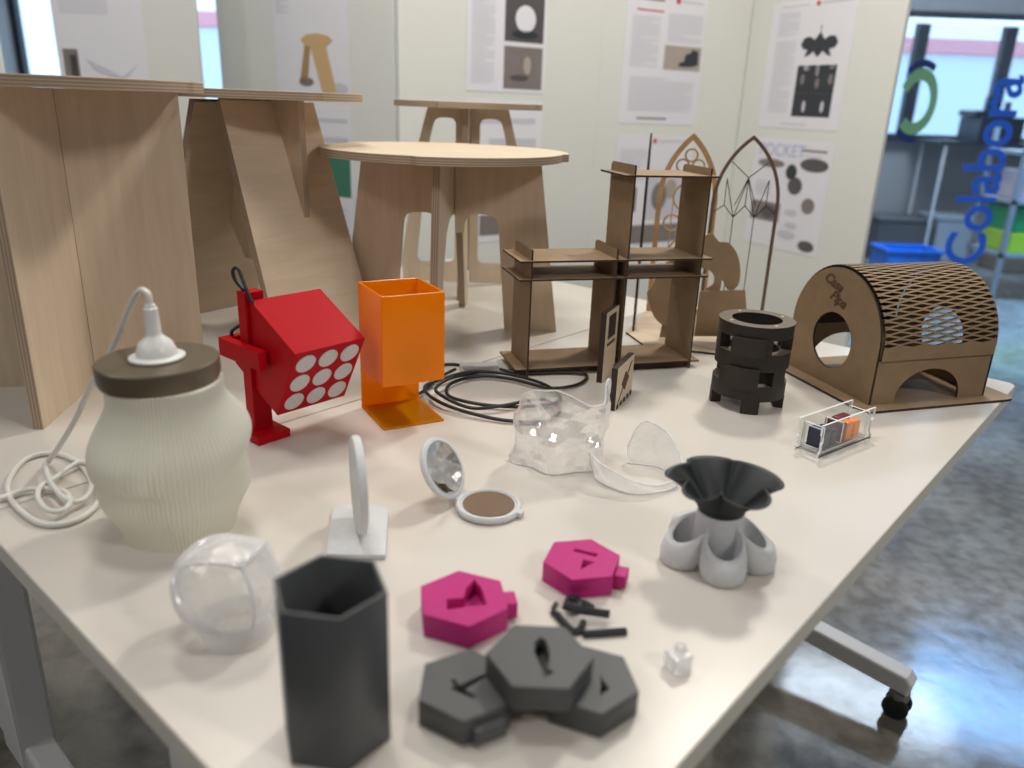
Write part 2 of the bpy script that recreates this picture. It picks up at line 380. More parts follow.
# ------------------------------------------------------------------ the room
def room():
    X0, X1, Y0, Y1, H = -4.5, 6.5, -3.5, 7.5, 3.3
    def wallbox(name, lo, hi, mat):
        bm = bmesh.new(); box(bm, lo, hi); o = fin(name, bm, mat, kind='structure'); return o
    wallbox('floor', (X0 - .1, Y0 - .1, -0.1), (X1 + .1, Y1 + .1, 0), 'floor')
    wallbox('ceiling', (X0 - .1, Y0 - .1, H), (X1 + .1, Y1 + .1, H + .1), 'ceiling')
    wallbox('wall_left', (X0 - .1, Y0 - .1, 0), (X0, Y1 + .1, H), 'wall_white')
    wallbox('wall_right', (X1, Y0 - .1, 0), (X1 + .1, Y1 + .1, H), 'wall_white')
    wallbox('wall_front', (X0, Y0 - .1, 0), (X1, Y0, H), 'wall_white')
    # window wall at the far end: opening z 1.02..2.08
    bm = bmesh.new()
    box(bm, (X0, Y1, 0), (X1, Y1 + .12, 1.02)); box(bm, (X0, Y1, 2.06), (X1, Y1 + .12, H))
    fin('wall_back', bm, 'wall', kind='structure')
    xs = [X0, -3.1, -1.8, -0.6, 0.7, 1.95, 2.95, 3.46, 4.22, 5.3, X1]
    for i, (a, b) in enumerate(zip(xs[:-1], xs[1:])):
        bm = bmesh.new(); t = 0.05
        box(bm, (a, Y1 - .02, 1.02), (a + t, Y1 + .06, 2.06)); box(bm, (b - t, Y1 - .02, 1.02), (b, Y1 + .06, 2.06))
        box(bm, (a + t, Y1 - .02, 1.02), (b - t, Y1 + .06, 1.05)); box(bm, (a + t, Y1 - .02, 2.0), (b - t, Y1 + .06, 2.06))
        f = fin('window_%d' % (i + 1), bm, 'frame_dark', kind='structure')
        bm = bmesh.new(); box(bm, (a + t, Y1 + .01, 1.05), (b - t, Y1 + .016, 2.0)); fin('pane', bm, 'glass', f)
    # sill
    bm = bmesh.new(); box(bm, (X0, Y1 - .12, 0.99), (X1, Y1 - .02, 1.02)); fin('trim_1', bm, 'frame_dark', kind='structure')
    # bulkhead above
    bm = bmesh.new(); box(bm, (X0, Y1 - .5, 2.45), (X1, Y1 - .001, H - .001)); fin('trim_2', bm, 'wall', kind='structure')
    # building outside, seen through the windows
    b = thing('building', (3.5, 15, 0), 'pale building with a pink band outside the far windows', 'building')
    bm = bmesh.new(); box(bm, (-6, 15, 0), (14, 16, 2.25)); fin('facade', bm, pmat('pale_facade', (0.66, 0.80, 0.92), 0.8), b)
    bm = bmesh.new(); box(bm, (-6, 14.9, 2.26), (14, 16, 2.5)); fin('roof_band', bm, pmat('pink_roof', (0.75, 0.36, 0.42), 0.8), b)
room()

# far room contents
def far_room():
    # things on the sill and floor in front of the window wall
    def bx(name, lo, hi, mat, label, cat, group=None, lid=None):
        if lid:
            t = thing(name, ((lo[0] + hi[0]) / 2, (lo[1] + hi[1]) / 2, lo[2]), label, cat, group)
            bm = bmesh.new(); box(bm, lo, hi, bevel=0.01); fin('body', bm, mat, t)
            bm = bmesh.new(); box(bm, (lo[0] - .01, lo[1] - .01, hi[2]), (hi[0] + .01, hi[1] + .01, hi[2] + .03), bevel=0.006); fin('lid', bm, lid, t)
            return t
        bm = bmesh.new(); box(bm, lo, hi, bevel=0.01); return fin(name, bm, mat, label=label, cat=cat, group=group)
    blue = pmat('bright_blue_plastic', (0.01, 0.16, 0.62), 0.35, var=0.4, vscale=12)
    brown = pmat('cardboard_brown', (0.20, 0.14, 0.09), 0.8); dgrey = pmat('dark_grey_box', (0.10, 0.10, 0.10), 0.6)
    lgrey = pmat('light_grey_box', (0.38, 0.42, 0.46), 0.5)
    bx('storage_box', (3.15, 6.95, 0), (3.62, 7.35, 0.33), dgrey, 'dark box on the floor under the far windows, leftmost', 'box', lid=dgrey)
    bx('storage_box', (3.66, 6.95, 0), (4.0, 7.35, 0.36), lgrey, 'light grey box on the floor under the far windows', 'box', lid=lgrey)
    bx('storage_box', (4.03, 6.50, 0), (4.33, 6.88, 0.33), brown, 'brown cardboard box on the floor behind the blue capital letter', 'box', lid=brown)
    # blue crate: open tray with rim
    t = thing('plastic_crate', (3.2, 6.35, 0), 'bright blue plastic crate on the floor beyond the lattice roofed house', 'crate')
    bm = bmesh.new(); box(bm, (2.92, 6.2, 0.0), (3.34, 6.5, 0.02)); 
    for lo, hi in (((2.92, 6.2, .02), (3.34, 6.22, .19)), ((2.92, 6.48, .02), (3.34, 6.5, .19)), ((2.92, 6.22, .02), (2.94, 6.48, .19)), ((3.32, 6.22, .02), (3.34, 6.48, .19))): box(bm, lo, hi)
    fin('body', bm, blue, t)
    bm = bmesh.new()
    for lo, hi in (((2.9, 6.18, .19), (3.36, 6.22, .21)), ((2.9, 6.48, .19), (3.36, 6.52, .21)), ((2.9, 6.22, .19), (2.94, 6.48, .21)), ((3.32, 6.22, .19), (3.36, 6.48, .21))): box(bm, lo, hi)
    fin('rim', bm, blue, t)
    # shelf rack at right with coloured bins
    t = thing('shelving_unit', (4.0, 5.6, 0), 'grey metal shelving at the right edge beyond the glass', 'shelving')
    sm = pmat('grey_shelf_metal', (0.25, 0.27, 0.29), 0.5)
    for x in (3.34, 4.9):
        for y in (5.45, 5.85):
            bm = bmesh.new(); box(bm, (x, y, 0), (x + .03, y + .03, 1.15)); fin('post', bm, sm, t)
    for z in (0.30, 0.66, 0.98):
        bm = bmesh.new(); box(bm, (3.34, 5.45, z), (4.93, 5.88, z + .025)); fin('shelf', bm, sm, t)
    g = pmat('green_bin', (0.02, 0.30, 0.10), 0.5); yl = pmat('yellow_green_bin', (0.42, 0.60, 0.03), 0.5)
    bx('storage_bin', (3.40, 5.48, 0.325), (3.85, 5.84, 0.47), yl, 'yellow green bin on the metal shelf, under a green one', 'bin')
    bx('storage_bin', (3.40, 5.48, 0.471), (3.85, 5.84, 0.64), g, 'dark green bin stacked on the yellow green one', 'bin')
    for i, (x, c, lab) in enumerate(((3.42, (0.55, 0.45, 0.5), 'pinkish grey'), (3.60, (0.5, 0.08, 0.12), 'red'), (3.75, (0.4, 0.45, 0.6), 'bluish'))):
        bx('storage_bin', (x, 5.5, 0.685), (x + .13, 5.8, 0.88 - .02 * i), pmat('bin_' + lab.replace(' ', '_'), c, 0.5), lab + ' bin on the shelf above the green bins', 'bin')
    # machines on a bench in front of the window
    t = thing('workbench', (4.0, 7.1, 0), 'low workbench standing under the far windows', 'bench')
    bm = bmesh.new(); box(bm, (3.5, 6.9, 0.99), (4.9, 7.37, 1.02)); fin('top', bm, 'frame_dark', t)
    for x in (3.56, 4.86):
        for y in (6.92, 7.32):
            bm = bmesh.new(); box(bm, (x, y, 0.0), (x + .02, y + .02, 0.99)); fin('leg', bm, 'metal_white', t)
    dk = pmat('dark_machine', (0.02, 0.03, 0.045), 0.4); cy = pmat('pale_cyan_panel', (0.30, 0.75, 0.85), 0.4)
    t = thing('desktop_machine', (4.05, 7.1, 1.02), 'dark machine standing on the bench by the far window', 'machine')
    bm = bmesh.new(); box(bm, (3.83, 6.95, 1.02), (4.2, 7.3, 1.22), bevel=.01); fin('body', bm, dk, t)
    bm = bmesh.new(); box(bm, (3.78, 6.98, 1.22), (4.12, 7.25, 1.27), bevel=.01); fin('cover', bm, dk, t)
    for x, h in ((3.86, .11), (4.03, .07)):
        bm = bmesh.new(); box(bm, (x, 6.98, 1.271), (x + .035, 7.02, 1.27 + h)); fin('post', bm, dk, t)
    for i, (x, y) in enumerate(((4.33, 7.05), (4.27, 6.95))):
        t = thing('bottle', (x, y, 1.02), ('white bottle on the bench at the right edge', 'white bottle on the bench nearest the letters')[i], 'bottle')
        bm = bmesh.new(); lathe(bm, [(.03, 1.021), (.035, 1.03), (.035, 1.13), (.015, 1.16), (.015, 1.18)], (x, y, 0), 20); fin('body', bm, 'white_plastic', t, smooth=True)
        bm = bmesh.new(); lathe(bm, [(.018, 1.181), (.018, 1.205)], (x, y, 0), 16); fin('cap', bm, 'white_plastic', t)
far_room()

# glass partition with lettering
def glass_wall():
    y = 3.6
    t = thing('glass_partition', (2.4, y, 0), 'clear glass partition standing right of the display boards', 'glass')
    t['kind'] = 'structure'; t.name = 'window_20'
    del t['label']; del t['category']
    bm = bmesh.new(); box(bm, (1.42, y, 0.0), (3.2, y + .008, 2.9)); fin('pane', bm, 'glass', t)
    bm = bmesh.new()
    mw = Matrix.Translation((2.050, y - .002, 0.968)) @ T3((0, 0, 0), (0, 0, 1), (-1, 0, 0))
    add_text(bm, 'Colabora', 0.222, mw, 0.002, spacing=0.97, fat=.0035)
    bm2 = bm
    for v in bm2.verts: v.co.x = 2.075 + (v.co.x - 2.075) * 1.12
    fin('lettering', bm, 'blue_letter', label='blue vertical lettering reading Colabora on the glass partition', cat='lettering')
    tt = thing('logo', (1.66, y, 1.0), 'green and dark blue ring emblem on the glass partition', 'emblem')
    def arc(r0, r1, a0, a1, sx=0.62, n=40):
        o = [(r1 * cos(a0 + (a1 - a0) * i / n) * sx, r1 * sin(a0 + (a1 - a0) * i / n)) for i in range(n + 1)]
        o += [(r0 * cos(a1 - (a1 - a0) * i / n) * sx, r0 * sin(a1 - (a1 - a0) * i / n)) for i in range(n + 1)]
        return [o]
    mw = Matrix.Translation((1.69, y - .003, 1.255)) @ T3((0, 0, 0), (1, 0, 0), (0, 0, 1))
    bm = bmesh.new(); add_flat(bm, arc(.085, .135, radians(-130), radians(155)), 0.002, mw @ Matrix.Rotation(0, 4, 'Z')); 
    o = fin('ring', bm, 'green_vinyl', tt)
    for q0, q1 in ((60, 130), (-130, -75)):
        bm = bmesh.new(); add_flat(bm, arc(.139, .168, radians(q0), radians(q1)), 0.002, mw); fin('ring_outline', bm, 'navy_vinyl', tt)
glass_wall()

# bar lamp beyond the glass
bm = bmesh.new(); box(bm, (2.0, 5.0, 1.71), (3.6, 5.06, 1.735), bevel=.004)
tt = thing('tube_lamp', (2.8, 5.03, 1.70), 'long white tube lamp hanging in front of the far windows', 'lamp')
fin('tube', bm, glow('tube_light', (0.80, 0.95, 0.95), 1.0), tt)
for x in (2.2, 3.4):
    bm = bmesh.new(); tube(bm, [(x, 5.03, 1.735), (x, 5.03, 3.3)], 0.002, 6, 2); fin('cable', bm, 'black_cable', tt)

# ------------------------------------------------------------------ display boards with posters
def board(p0, p1, label, z1=2.6, edge_pt=False):
    """upright glossy board between two floor points; returns matrix: local x along the board, y up, z towards the viewer"""
    a = Vector((p0[0], p0[1], 0)); b = Vector((p1[0], p1[1], 0)); L_ = (b - a).length
    mw = T3(a, b - a, (0, 0, 1))
    t = thing('display_board', (a + b) / 2, label, 'display board', 'white display boards behind the table')
    d = (b - a).normalized(); t.location = (a + b) / 2
    nrm = mw.to_3x3() @ Vector((0, 0, 1))
    bm = bmesh.new(); box(bm, (0.0, 0.04, -.016), (L_, z1, 0), bevel=.002); bmesh.ops.transform(bm, matrix=mw, verts=bm.verts)
    fin('panel', bm, 'board', t)
    bm = bmesh.new(); box(bm, (0.03, 0.0, -.03), (L_ - .03, 0.04, .01)); bmesh.ops.transform(bm, matrix=mw, verts=bm.verts)
    fin('base_rail', bm, 'board_edge', t)
    return mw, L_
def poster(mw, L_, x0, x1, y0, y1, label, marks, cat='poster'):
    """marks: list of (kind, u0, v0, u1, v1, material) in poster fractions, v up"""
    bm = bmesh.new(); W_ = x1 - x0; H_ = y1 - y0
    mats = ['paper']
    def mi(m):
        if m not in mats: mats.append(m)
        return mats.index(m)
    box(bm, (x0, y0, 0.0005), (x1, y1, 0.0015)); off = Matrix.Translation((0, 0, 0.0018))
    for mk in marks:
        k = mk[0]
        X = lambda u: x0 + u * W_
        Y = lambda v: y0 + v * H_
        if k == 'r': box(bm, (X(mk[1]), Y(mk[2]), .0015), (X(mk[3]), Y(mk[4]), .002), mi(mk[5]))
        elif k == 'lines':
            v = mk[4] - .008; rnd = random.Random(int(mk[1] * 100 + mk[2] * 1000))
            while v > mk[2]:
                u1 = mk[3] if rnd.random() < .8 else mk[1] + (mk[3] - mk[1]) * rnd.uniform(.4, .9)
                box(bm, (X(mk[1]), Y(v - .005), .0015), (X(u1), Y(v), .002), mi(mk[5])); v -= .013
        elif k == 'poly':
            add_flat(bm, [[(X(u), Y(v)) for u, v in mk[1]]], .0008, Matrix.Translation((0, 0, .0022 + (mk[3] if len(mk) > 3 else 0))), mi(mk[2]), mi(mk[2]))
        elif k == 'e':
            add_flat(bm, [[(X(mk[1]) + mk[3] * W_ * cos(a / 24 * 2 * pi), Y(mk[2]) + mk[4] * W_ * sin(a / 24 * 2 * pi)) for a in range(24)]], .0008, Matrix.Translation((0, 0, .0025)), mi(mk[5]), mi(mk[5]))
        elif k == 't':
            add_text(bm, mk[1], mk[4] * W_, Matrix.Translation((X(mk[2]), Y(mk[3]), .0022)), .0006, mi(mk[5]), align='LEFT')
    bmesh.ops.transform(bm, matrix=mw, verts=bm.verts)
    return fin('poster', bm, mats, label=label, cat=cat)

E0 = (0.286, 3.2); E1 = (0.94, 3.6); E2 = (1.275, 2.91)
EC = (-0.403, 2.72); ED = (-1.134, 3.15); EE = (-1.11, 2.9); EF = (-1.58, 2.86)
def boards():
    # right board
    mw, L_ = board(E1, E2, 'tall white display board carrying the black crown poster, right of the others')
    crown = [(x, .56 + (y - .70) * 1.05) for x, y in [(.42, .80), (.46, .845), (.52, .85), (.58, .825), (.635, .88), (.69, .825), (.75, .85), (.81, .845), (.85, .80), (.82, .765), (.76, .755), (.79, .705), (.74, .715), (.69, .745), (.635, .70), (.58, .745), (.53, .715), (.48, .705), (.51, .755), (.45, .765)]]
    poster(mw, L_, .125, .555, 1.132, 1.60, 'upper poster on the right board with a black crown and black pieces', [
        ('r', .12, .955, .45, .965, 'paper_grey'), ('r', .60, .955, .95, .972, 'paper_grey'), ('e', .56, .963, .022, .022, 'ink_red'),
        ('lines', .10, .74, .36, .92, 'paper_grey'), ('lines', .10, .12, .36, .70, 'paper_grey'),
        ('poly', crown, 'ink', .0006), ('e', .54, .645, .042, .036, 'paper_grey'), ('e', .735, .645, .042, .036, 'paper_grey'), ('r', .63, .745, .64, .80, 'ink_mid'),
        ('r', .42, .10, .88, .50, 'ink'), ('r', .50, .46, .56, .50, 'paper_grey'), ('r', .64, .42, .68, .50, 'paper_grey'), ('r', .80, .47, .86, .50, 'paper_grey'),
        ('e', .50, .39, .025, .045, 'ink_mid'), ('e', .68, .36, .025, .045, 'ink_mid'), ('e', .83, .39, .025, .045, 'ink_mid'), ('e', .56, .18, .02, .05, 'paper_grey'), ('e', .78, .18, .02, .05, 'paper_grey'),
        ('r', .42, .28, .88, .285, 'ink_mid'), ('r', .30, .03, .62, .042, 'paper_grey')])
    poster(mw, L_, .128, .555, 0.655, 1.088, 'lower poster on the right board with dark ovals and a pale blue heading', [
        ('t', 'POCKET', .06, .90, .16, 'ink_blue'), ('r', .62, .91, .93, .93, 'ink_mid'), ('r', .62, .87, .88, .88, 'paper_grey'),
        ('e', .25, .78, .18, .04, 'ink_mid'), ('e', .80, .80, .17, .06, 'ink_dark'), ('e', .53, .72, .07, .07, 'ink'), ('e', .60, .60, .09, .08, 'ink_dark'),
        ('e', .80, .44, .08, .07, 'ink_mid'), ('r', .05, .24, .45, .42, 'ink_mid'), ('e', .60, .36, .08, .03, 'paper_grey'), ('e', .62, .24, .08, .03, 'paper_grey'),
        ('e', .30, .33, .1, .06, 'ink_dark'), ('e', .58, .15, .12, .04, 'paper_grey'), ('e', .85, .08, .10, .05, 'ink_dark'), ('lines', .08, .47, .3, .62, 'paper_grey')])
    # second board
    mw, L_ = board(E0, E1, 'tall white display board behind the brown shelf model')
    poster(mw, L_, .108, .512, 1.128, 1.60, 'poster with a small photo of a black block, upper on the middle board', [
        ('r', .12, .87, .45, .882, 'ink_red'), ('e', .62, .97, .03, .03, 'ink_red'), ('r', .67, .96, .95, .975, 'paper_grey'), ('r', .12, .95, .45, .965, 'ink_mid'),
        ('lines', .08, .45, .42, .84, 'paper_grey'), ('lines', .52, .66, .96, .88, 'paper_grey'), ('r', .5, .44, .98, .63, 'ink_beige'),
        ('poly', [(.70, .47), (.70, .50), (.76, .51), (.78, .57), (.84, .58), (.86, .61), (.94, .60), (.95, .49), (.85, .47)], 'ink'),
        ('lines', .10, .10, .92, .38, 'paper_grey'), ('r', .22, .04, .6, .055, 'ink_mid')])
    poster(mw, L_, .108, .515, 0.60, 1.083, 'lower poster on the middle board, partly hidden by the shelf model', [
        ('e', .48, .96, .025, .025, 'ink_red'), ('r', .53, .95, .9, .965, 'paper_grey'), ('lines', .06, .62, .40, .90, 'paper_grey'),
        ('r', .05, .38, .30, .58, 'ink_dark'), ('r', .42, .30, .95, .72, 'paper_grey'), ('e', .6, .5, .10, .14, 'ink_mid'), ('e', .75, .56, .08, .10, 'ink_beige'), ('r', .1, .1, .9, .26, 'ink_mid')])
    # third board
    mw, L_ = board(EC, E0, 'tall white display board behind the far round stool')
    poster(mw, L_, .252, .583, 1.224, 1.64, 'poster with two dark photos of a white ball, above the far stool', [
        ('lines', .06, .06, .34, .96, 'paper_grey'), ('r', .46, .40, .96, .76, 'ink_dark'), ('e', .72, .58, .13, .13, 'paper'), ('e', .72, .46, .17, .04, 'ink'),
        ('r', .46, .03, .96, .365, 'ink_mid'), ('e', .76, .22, .05, .09, 'ink_beige'), ('e', .66, .12, .12, .03, 'ink_dark')])
    poster(mw, L_, .252, .583, 0.70, 1.198, 'lower poster seen under the far stool top', [
        ('r', .05, .84, .9, .88, 'paper_grey'), ('r', .3, .68, .92, .74, 'paper_grey'), ('lines', .06, .4, .9, .6, 'paper_grey'), ('r', .5, .25, .95, .36, 'ink_mid'), ('r', .2, .05, .6, .2, 'ink_mid')])
    # fourth board
    mw, L_ = board(ED, (EC[0] - .016, EC[1] + .010), 'tall white display board behind the leaning leg stool')
    poster(mw, L_, .295, .640, 1.184, 1.74, 'poster with a photo of a small wooden stool', [
        ('lines', .04, .48, .22, .98, 'paper_grey'), ('e', .84, .055, .14, .05, 'paper_grey'), ('e', .42, .09, .10, .04, 'ink_mid'), ('poly', [(.37, .335), (.45, .362), (.60, .368), (.74, .352), (.79, .325), (.72, .30), (.58, .29), (.42, .298)], 'ink_wood', .0008),
        ('poly', [(.42, .31), (.50, .31), (.44, .095), (.33, .085)], 'ink_wood2', .0003), ('poly', [(.49, .305), (.70, .305), (.82, .035), (.64, .02)], 'ink_wood', .0005),
        ('r', .4, .9, .8, .915, 'paper_grey'), ('r', .45, .80, .6, .88, 'paper_grey')])
    poster(mw, L_, .295, .640, 0.72, 1.16, 'lower poster with a dark green photo, between two stools', [
        ('r', .2, .87, .95, .90, 'paper_grey'), ('r', .3, .72, .95, .76, 'paper_grey'), ('r', .55, .30, .97, .66, 'ink_green'), ('lines', .1, .05, .9, .22, 'paper_grey')])
    # far left board
    mw, L_ = board(EF, EE, 'tall white display board behind the nearest tall stool')
    poster(mw, L_, .004, .292, 1.15, 1.74, 'poster with a dark photo corner, above the nearest tall stool', [
        ('r', .05, .87, .25, .88, 'paper_grey'), ('r', .06, .75, .62, .765, 'paper_grey'), ('r', .12, .58, .60, .60, 'paper_grey'), ('lines', .08, .46, .62, .55, 'paper_grey'),
        ('r', .05, .06, .22, .27, 'ink_mid'), ('r', .12, .12, .2, .24, 'ink_dark'), ('poly', [(.30, .22), (.5, .18), (.7, .13), (.9, .2), (.7, .10), (.4, .16)], 'paper_grey')])
    board((-2.35, 2.45), (-1.72, 2.78), 'white display board at the left edge of the frame')
boards()

# ------------------------------------------------------------------ tables
UD = Vector((0.654, 0.757, 0)).normalized()       # along the table's right edge
ND = Vector((-UD.y, UD.x, 0))                     # across, towards far left
NC = Vector((-0.013, 0.262, 0)) + ND * .011
def tables():
    L1, W1 = 1.44, 0.746
    def top(org, L_, W_, name, label, inset=.07):
        t = thing('table', tuple(org + UD * L_ / 2 + ND * W_ / 2), label, 'table', 'white tables pushed together')
        mw = T3((org.x, org.y, TZ - .0125), UD, ND)
        pts = round_poly([(0, 0), (L_, 0), (L_, W_), (0, W_)], .02)
        plate('tabletop', [pts], .025, mw, ['table', 'table_edge'], t, bevel=.0015)
        for u, sg in ((inset, -1), (L_ - .068, 1)):
            b = org + UD * u
            # post, foot bar, crossbeam and casters
            bm = bmesh.new(); m2 = T3((b.x, b.y, 0), UD, ND)
            box(bm, (-.03, W_ / 2 - .045, .09), (.03, W_ / 2 + .045, TZ - .06), bevel=.008); bmesh.ops.transform(bm, matrix=m2, verts=bm.verts)
            fin('leg', bm, 'metal_white', t)
            bm = bmesh.new(); box(bm, (-.03, W_ / 2 - .25, TZ - .06), (.03, W_ / 2 + .25, TZ - .027), bevel=.004); bmesh.ops.transform(bm, matrix=m2, verts=bm.verts)
            fin('bracket', bm, 'metal_white', t)
            m3 = m2 @ T3((0, 0, 0), (0, 1, 0), (0, 0, 1))
            out = [(.034, .066), (.030, .095), (.042, .110), (W_ / 2, .142), (W_ - .042, .110), (W_ - .030, .095), (W_ - .034, .066), (W_ - .075, .070), (W_ / 2 + .06, .092), (W_ / 2 - .06, .092), (.075, .070)]
            plate('foot_bar', [out], .045, m3 , ['metal_white'], t, bevel=.006)
            for v in (.052, W_ - .052):
                c = m2 @ Vector((0, v, 0))
                bm = bmesh.new()
                for dx in (-.014, .014):
                    lathe(bm, [(.020, -.006), (.026, -.004), (.026, .004), (.020, .006)], seg=24, mw=Matrix.Translation((c.x, c.y, .026)) @ T3((0, 0, 0), ND, (0, 0, 1)) @ Matrix.Translation((0, 0, dx)))
                cs = fin('caster', bm, 'caster', t)
                bm = bmesh.new(); lathe(bm, [(.010, .02), (.018, .035), (.021, .052), (.020, .0665)], (c.x, c.y, 0), 20); fin('caster_hood', bm, 'caster_grey', cs, smooth=True)
        return t
    top(NC, L1, W1, 'table', 'nearer white table holding the small models, with a castered foot showing at right')
    top(NC + ND * (W1 + .003) + UD * -.03, 1.50, .757, 'table', 'farther white table holding the plywood stools', .118)
tables()

# ------------------------------------------------------------------ stools
def lobed(R, n=4, dr=.05, ph=0, N_=120):
    out = []
    for i in range(N_):
        a = 2 * pi * i / N_; f = ((a - ph) / (2 * pi / n)) % 1.0
        out.append((R * (1 - dr * f) * cos(a), R * (1 - dr * f) * sin(a)))
    return out
def stool_left():
    c = (-.679, 1.191, TZ)
    t = thing('plywood_stool', c, 'tall birch plywood stool at the left, nearest the camera, with broad straight fins', 'stool')
    pts = [(c[0] * 0 + x, y) for x, y in lobed(.209, 3, .02, radians(0))]
    plate('seat', [pts], .015, Matrix.Translation((c[0], c[1], TZ + .447 + .0075)), ['birch', 'ply_edge'], t, bevel=.0008)
    for i, (dx, dy, r) in enumerate(((.024, -.193, .196), (.112, .177, .205), (-.13, -.033, .2))):
        mw = T3(c, (dx, dy, 0), (0, 0, 1))
        plate('fin', [[(0.003, 0), (r, 0), (r, .4465), (0.003, .4465)]], .014, mw, ['birch_v', 'ply_edge'], t)
def stool_lean():
    c = Vector((-.508, 1.554, TZ)); n = Vector((.83, -.55, 0)).normalized(); w_ = Vector((-n.y, n.x, 0))
    t = thing('plywood_stool', c, 'tall birch plywood stool with leaning plank legs, behind the red spotlight', 'stool')
    plate('seat', [lobed(.194, 3, .02, radians(200))], .0145, Matrix.Translation((c.x + .012, c.y + .010, TZ + .4405 + .0073)), ['birch', 'ply_edge'], t, bevel=.0008)
    for s, z0 in ((1, 0), (-1, 0)):
        tilt = Vector((0, 0, .44)) - n * s * .154; hgt = tilt.length
        o = c + n * s * .188
        if s > 0: mw = T3(o, w_, tilt)
        else: mw = T3(o, w_, tilt)
        plate('leg', [[(-.125, .004), (.115, .004), (.115, hgt - .006), (-.10, hgt - .006)]], .015, mw, ['birch', 'ply_edge'], t)
    # fin crossing both legs
    c2 = c + w_ * .02
    mw = T3(c2, n, (0, 0, 1))
    plate('fin', [[(-.115, .44), (-.115, .21), (-.07, .13), (.07, .13), (.115, .21), (.115, .44)]], .014, mw, ['birch_v', 'ply_edge'], t)
def stool_round():
    c = (-.135, 1.60, TZ)
    t = thing('plywood_stool', c, 'low wide birch plywood stool with arched legs, behind the orange lamp', 'stool')
    plate('seat', [lobed(.243, 4, .05, radians(-97))], .015, Matrix.Translation((c[0] - .013, c[1], TZ + .3455 + .0075)), ['birch', 'ply_edge'], t, bevel=.0008)
    def arch(w0, w1, h, iw0, iw1, ih, r=.02):
        outer = [(-w1, 0), (-iw1, 0)]
        inner = round_poly([(-iw1, 0), (-iw0, ih), (-.004, ih)], r)[3:]
        return outer, inner
    def half(sgn, wt, wb, it, ib, ih, h):
        a = [(.008, h), (wt, h), (wb, 0), (ib, 0)]
        # inner corner rounded
        c1 = Vector((it, ih)); d1 = (Vector((ib, 0)) - c1).normalized() * .025; d2 = Vector((-.025, 0))
        for k in range(6):
            q = k / 5; p = (1 - q) ** 2 * (c1 + d1) + 2 * q * (1 - q) * c1 + q * q * (c1 + d2); a.append((p.x, p.y))
        d = Vector((.035, ih)); 
        for k in range(6):
            q = k / 5; p = (1 - q) ** 2 * Vector((.05, ih)) + 2 * q * (1 - q) * Vector((.03, ih)) + q * q * Vector((.026, ih - .03)); a.append((p.x, p.y))
        a.append((.014, 0)) ; a.append((.008, 0))
        return a
    for ang, wb in ((0, .224), (180, .224), (-94, .16), (86, .2)):
        d = (cos(radians(ang)), sin(radians(ang)), 0)
        if ang in (0, 180): out = half(1, .176, wb, .094, .114, .238, .345)
        else: out = [(.009, .345), (.172, .345), (.215, 0), (.175, 0), (.120, .17), (.10, .215), (.06, .235), (.009, .238)]
        if ang in (0, 180): out = [p for p in out if not (p[0] in (.014, .008) and p[1] == 0)] + [(.026, .200), (.008, .200)]
        plate('leg', [out], .015, T3(c, d, (0, 0, 1)), ['birch_v', 'ply_edge'], t)
def stool_far():
    c = (-.133, 2.05, TZ)
    t = thing('plywood_stool', c, 'tall birch plywood stool farthest from the camera, with cut out legs and a bottom rail', 'stool')
    plate('seat', [lobed(.184, 4, .04, radians(-20))], .014, Matrix.Translation((c[0], c[1], TZ + .434 + .007)), ['birch', 'ply_edge'], t, bevel=.0008)
    def wing():
        outer = [(.008, .433), (.10, .433), (.125, .34), (.168, .05), (.165, 0.006), (.15, 0), (.008, 0)]
        hole = round_poly([(.03, .41), (.03, .05), (.13, .05), (.098, .345), (.082, .41)], .018)
        return [outer, hole]
    for ang in (2, 182, -90, 90):
        d = (cos(radians(ang)), sin(radians(ang)), 0)
        if ang == -90: outs = [[(.008, .433), (.10, .433), (.128, .30), (.215, 0), (.175, 0), (.10, .28), (.06, .36), (.03, .36), (.008, .36)]]
        elif ang == 90: outs = [[(.008, .433), (.10, .433), (.19, 0), (.15, 0), (.06, .36), (.008, .36)]]
        else: outs = wing()
        plate('leg', outs, .014, T3(c, d, (0, 0, 1)), ['birch_v', 'ply_edge'], t)
stool_left(); stool_lean(); stool_round(); stool_far()

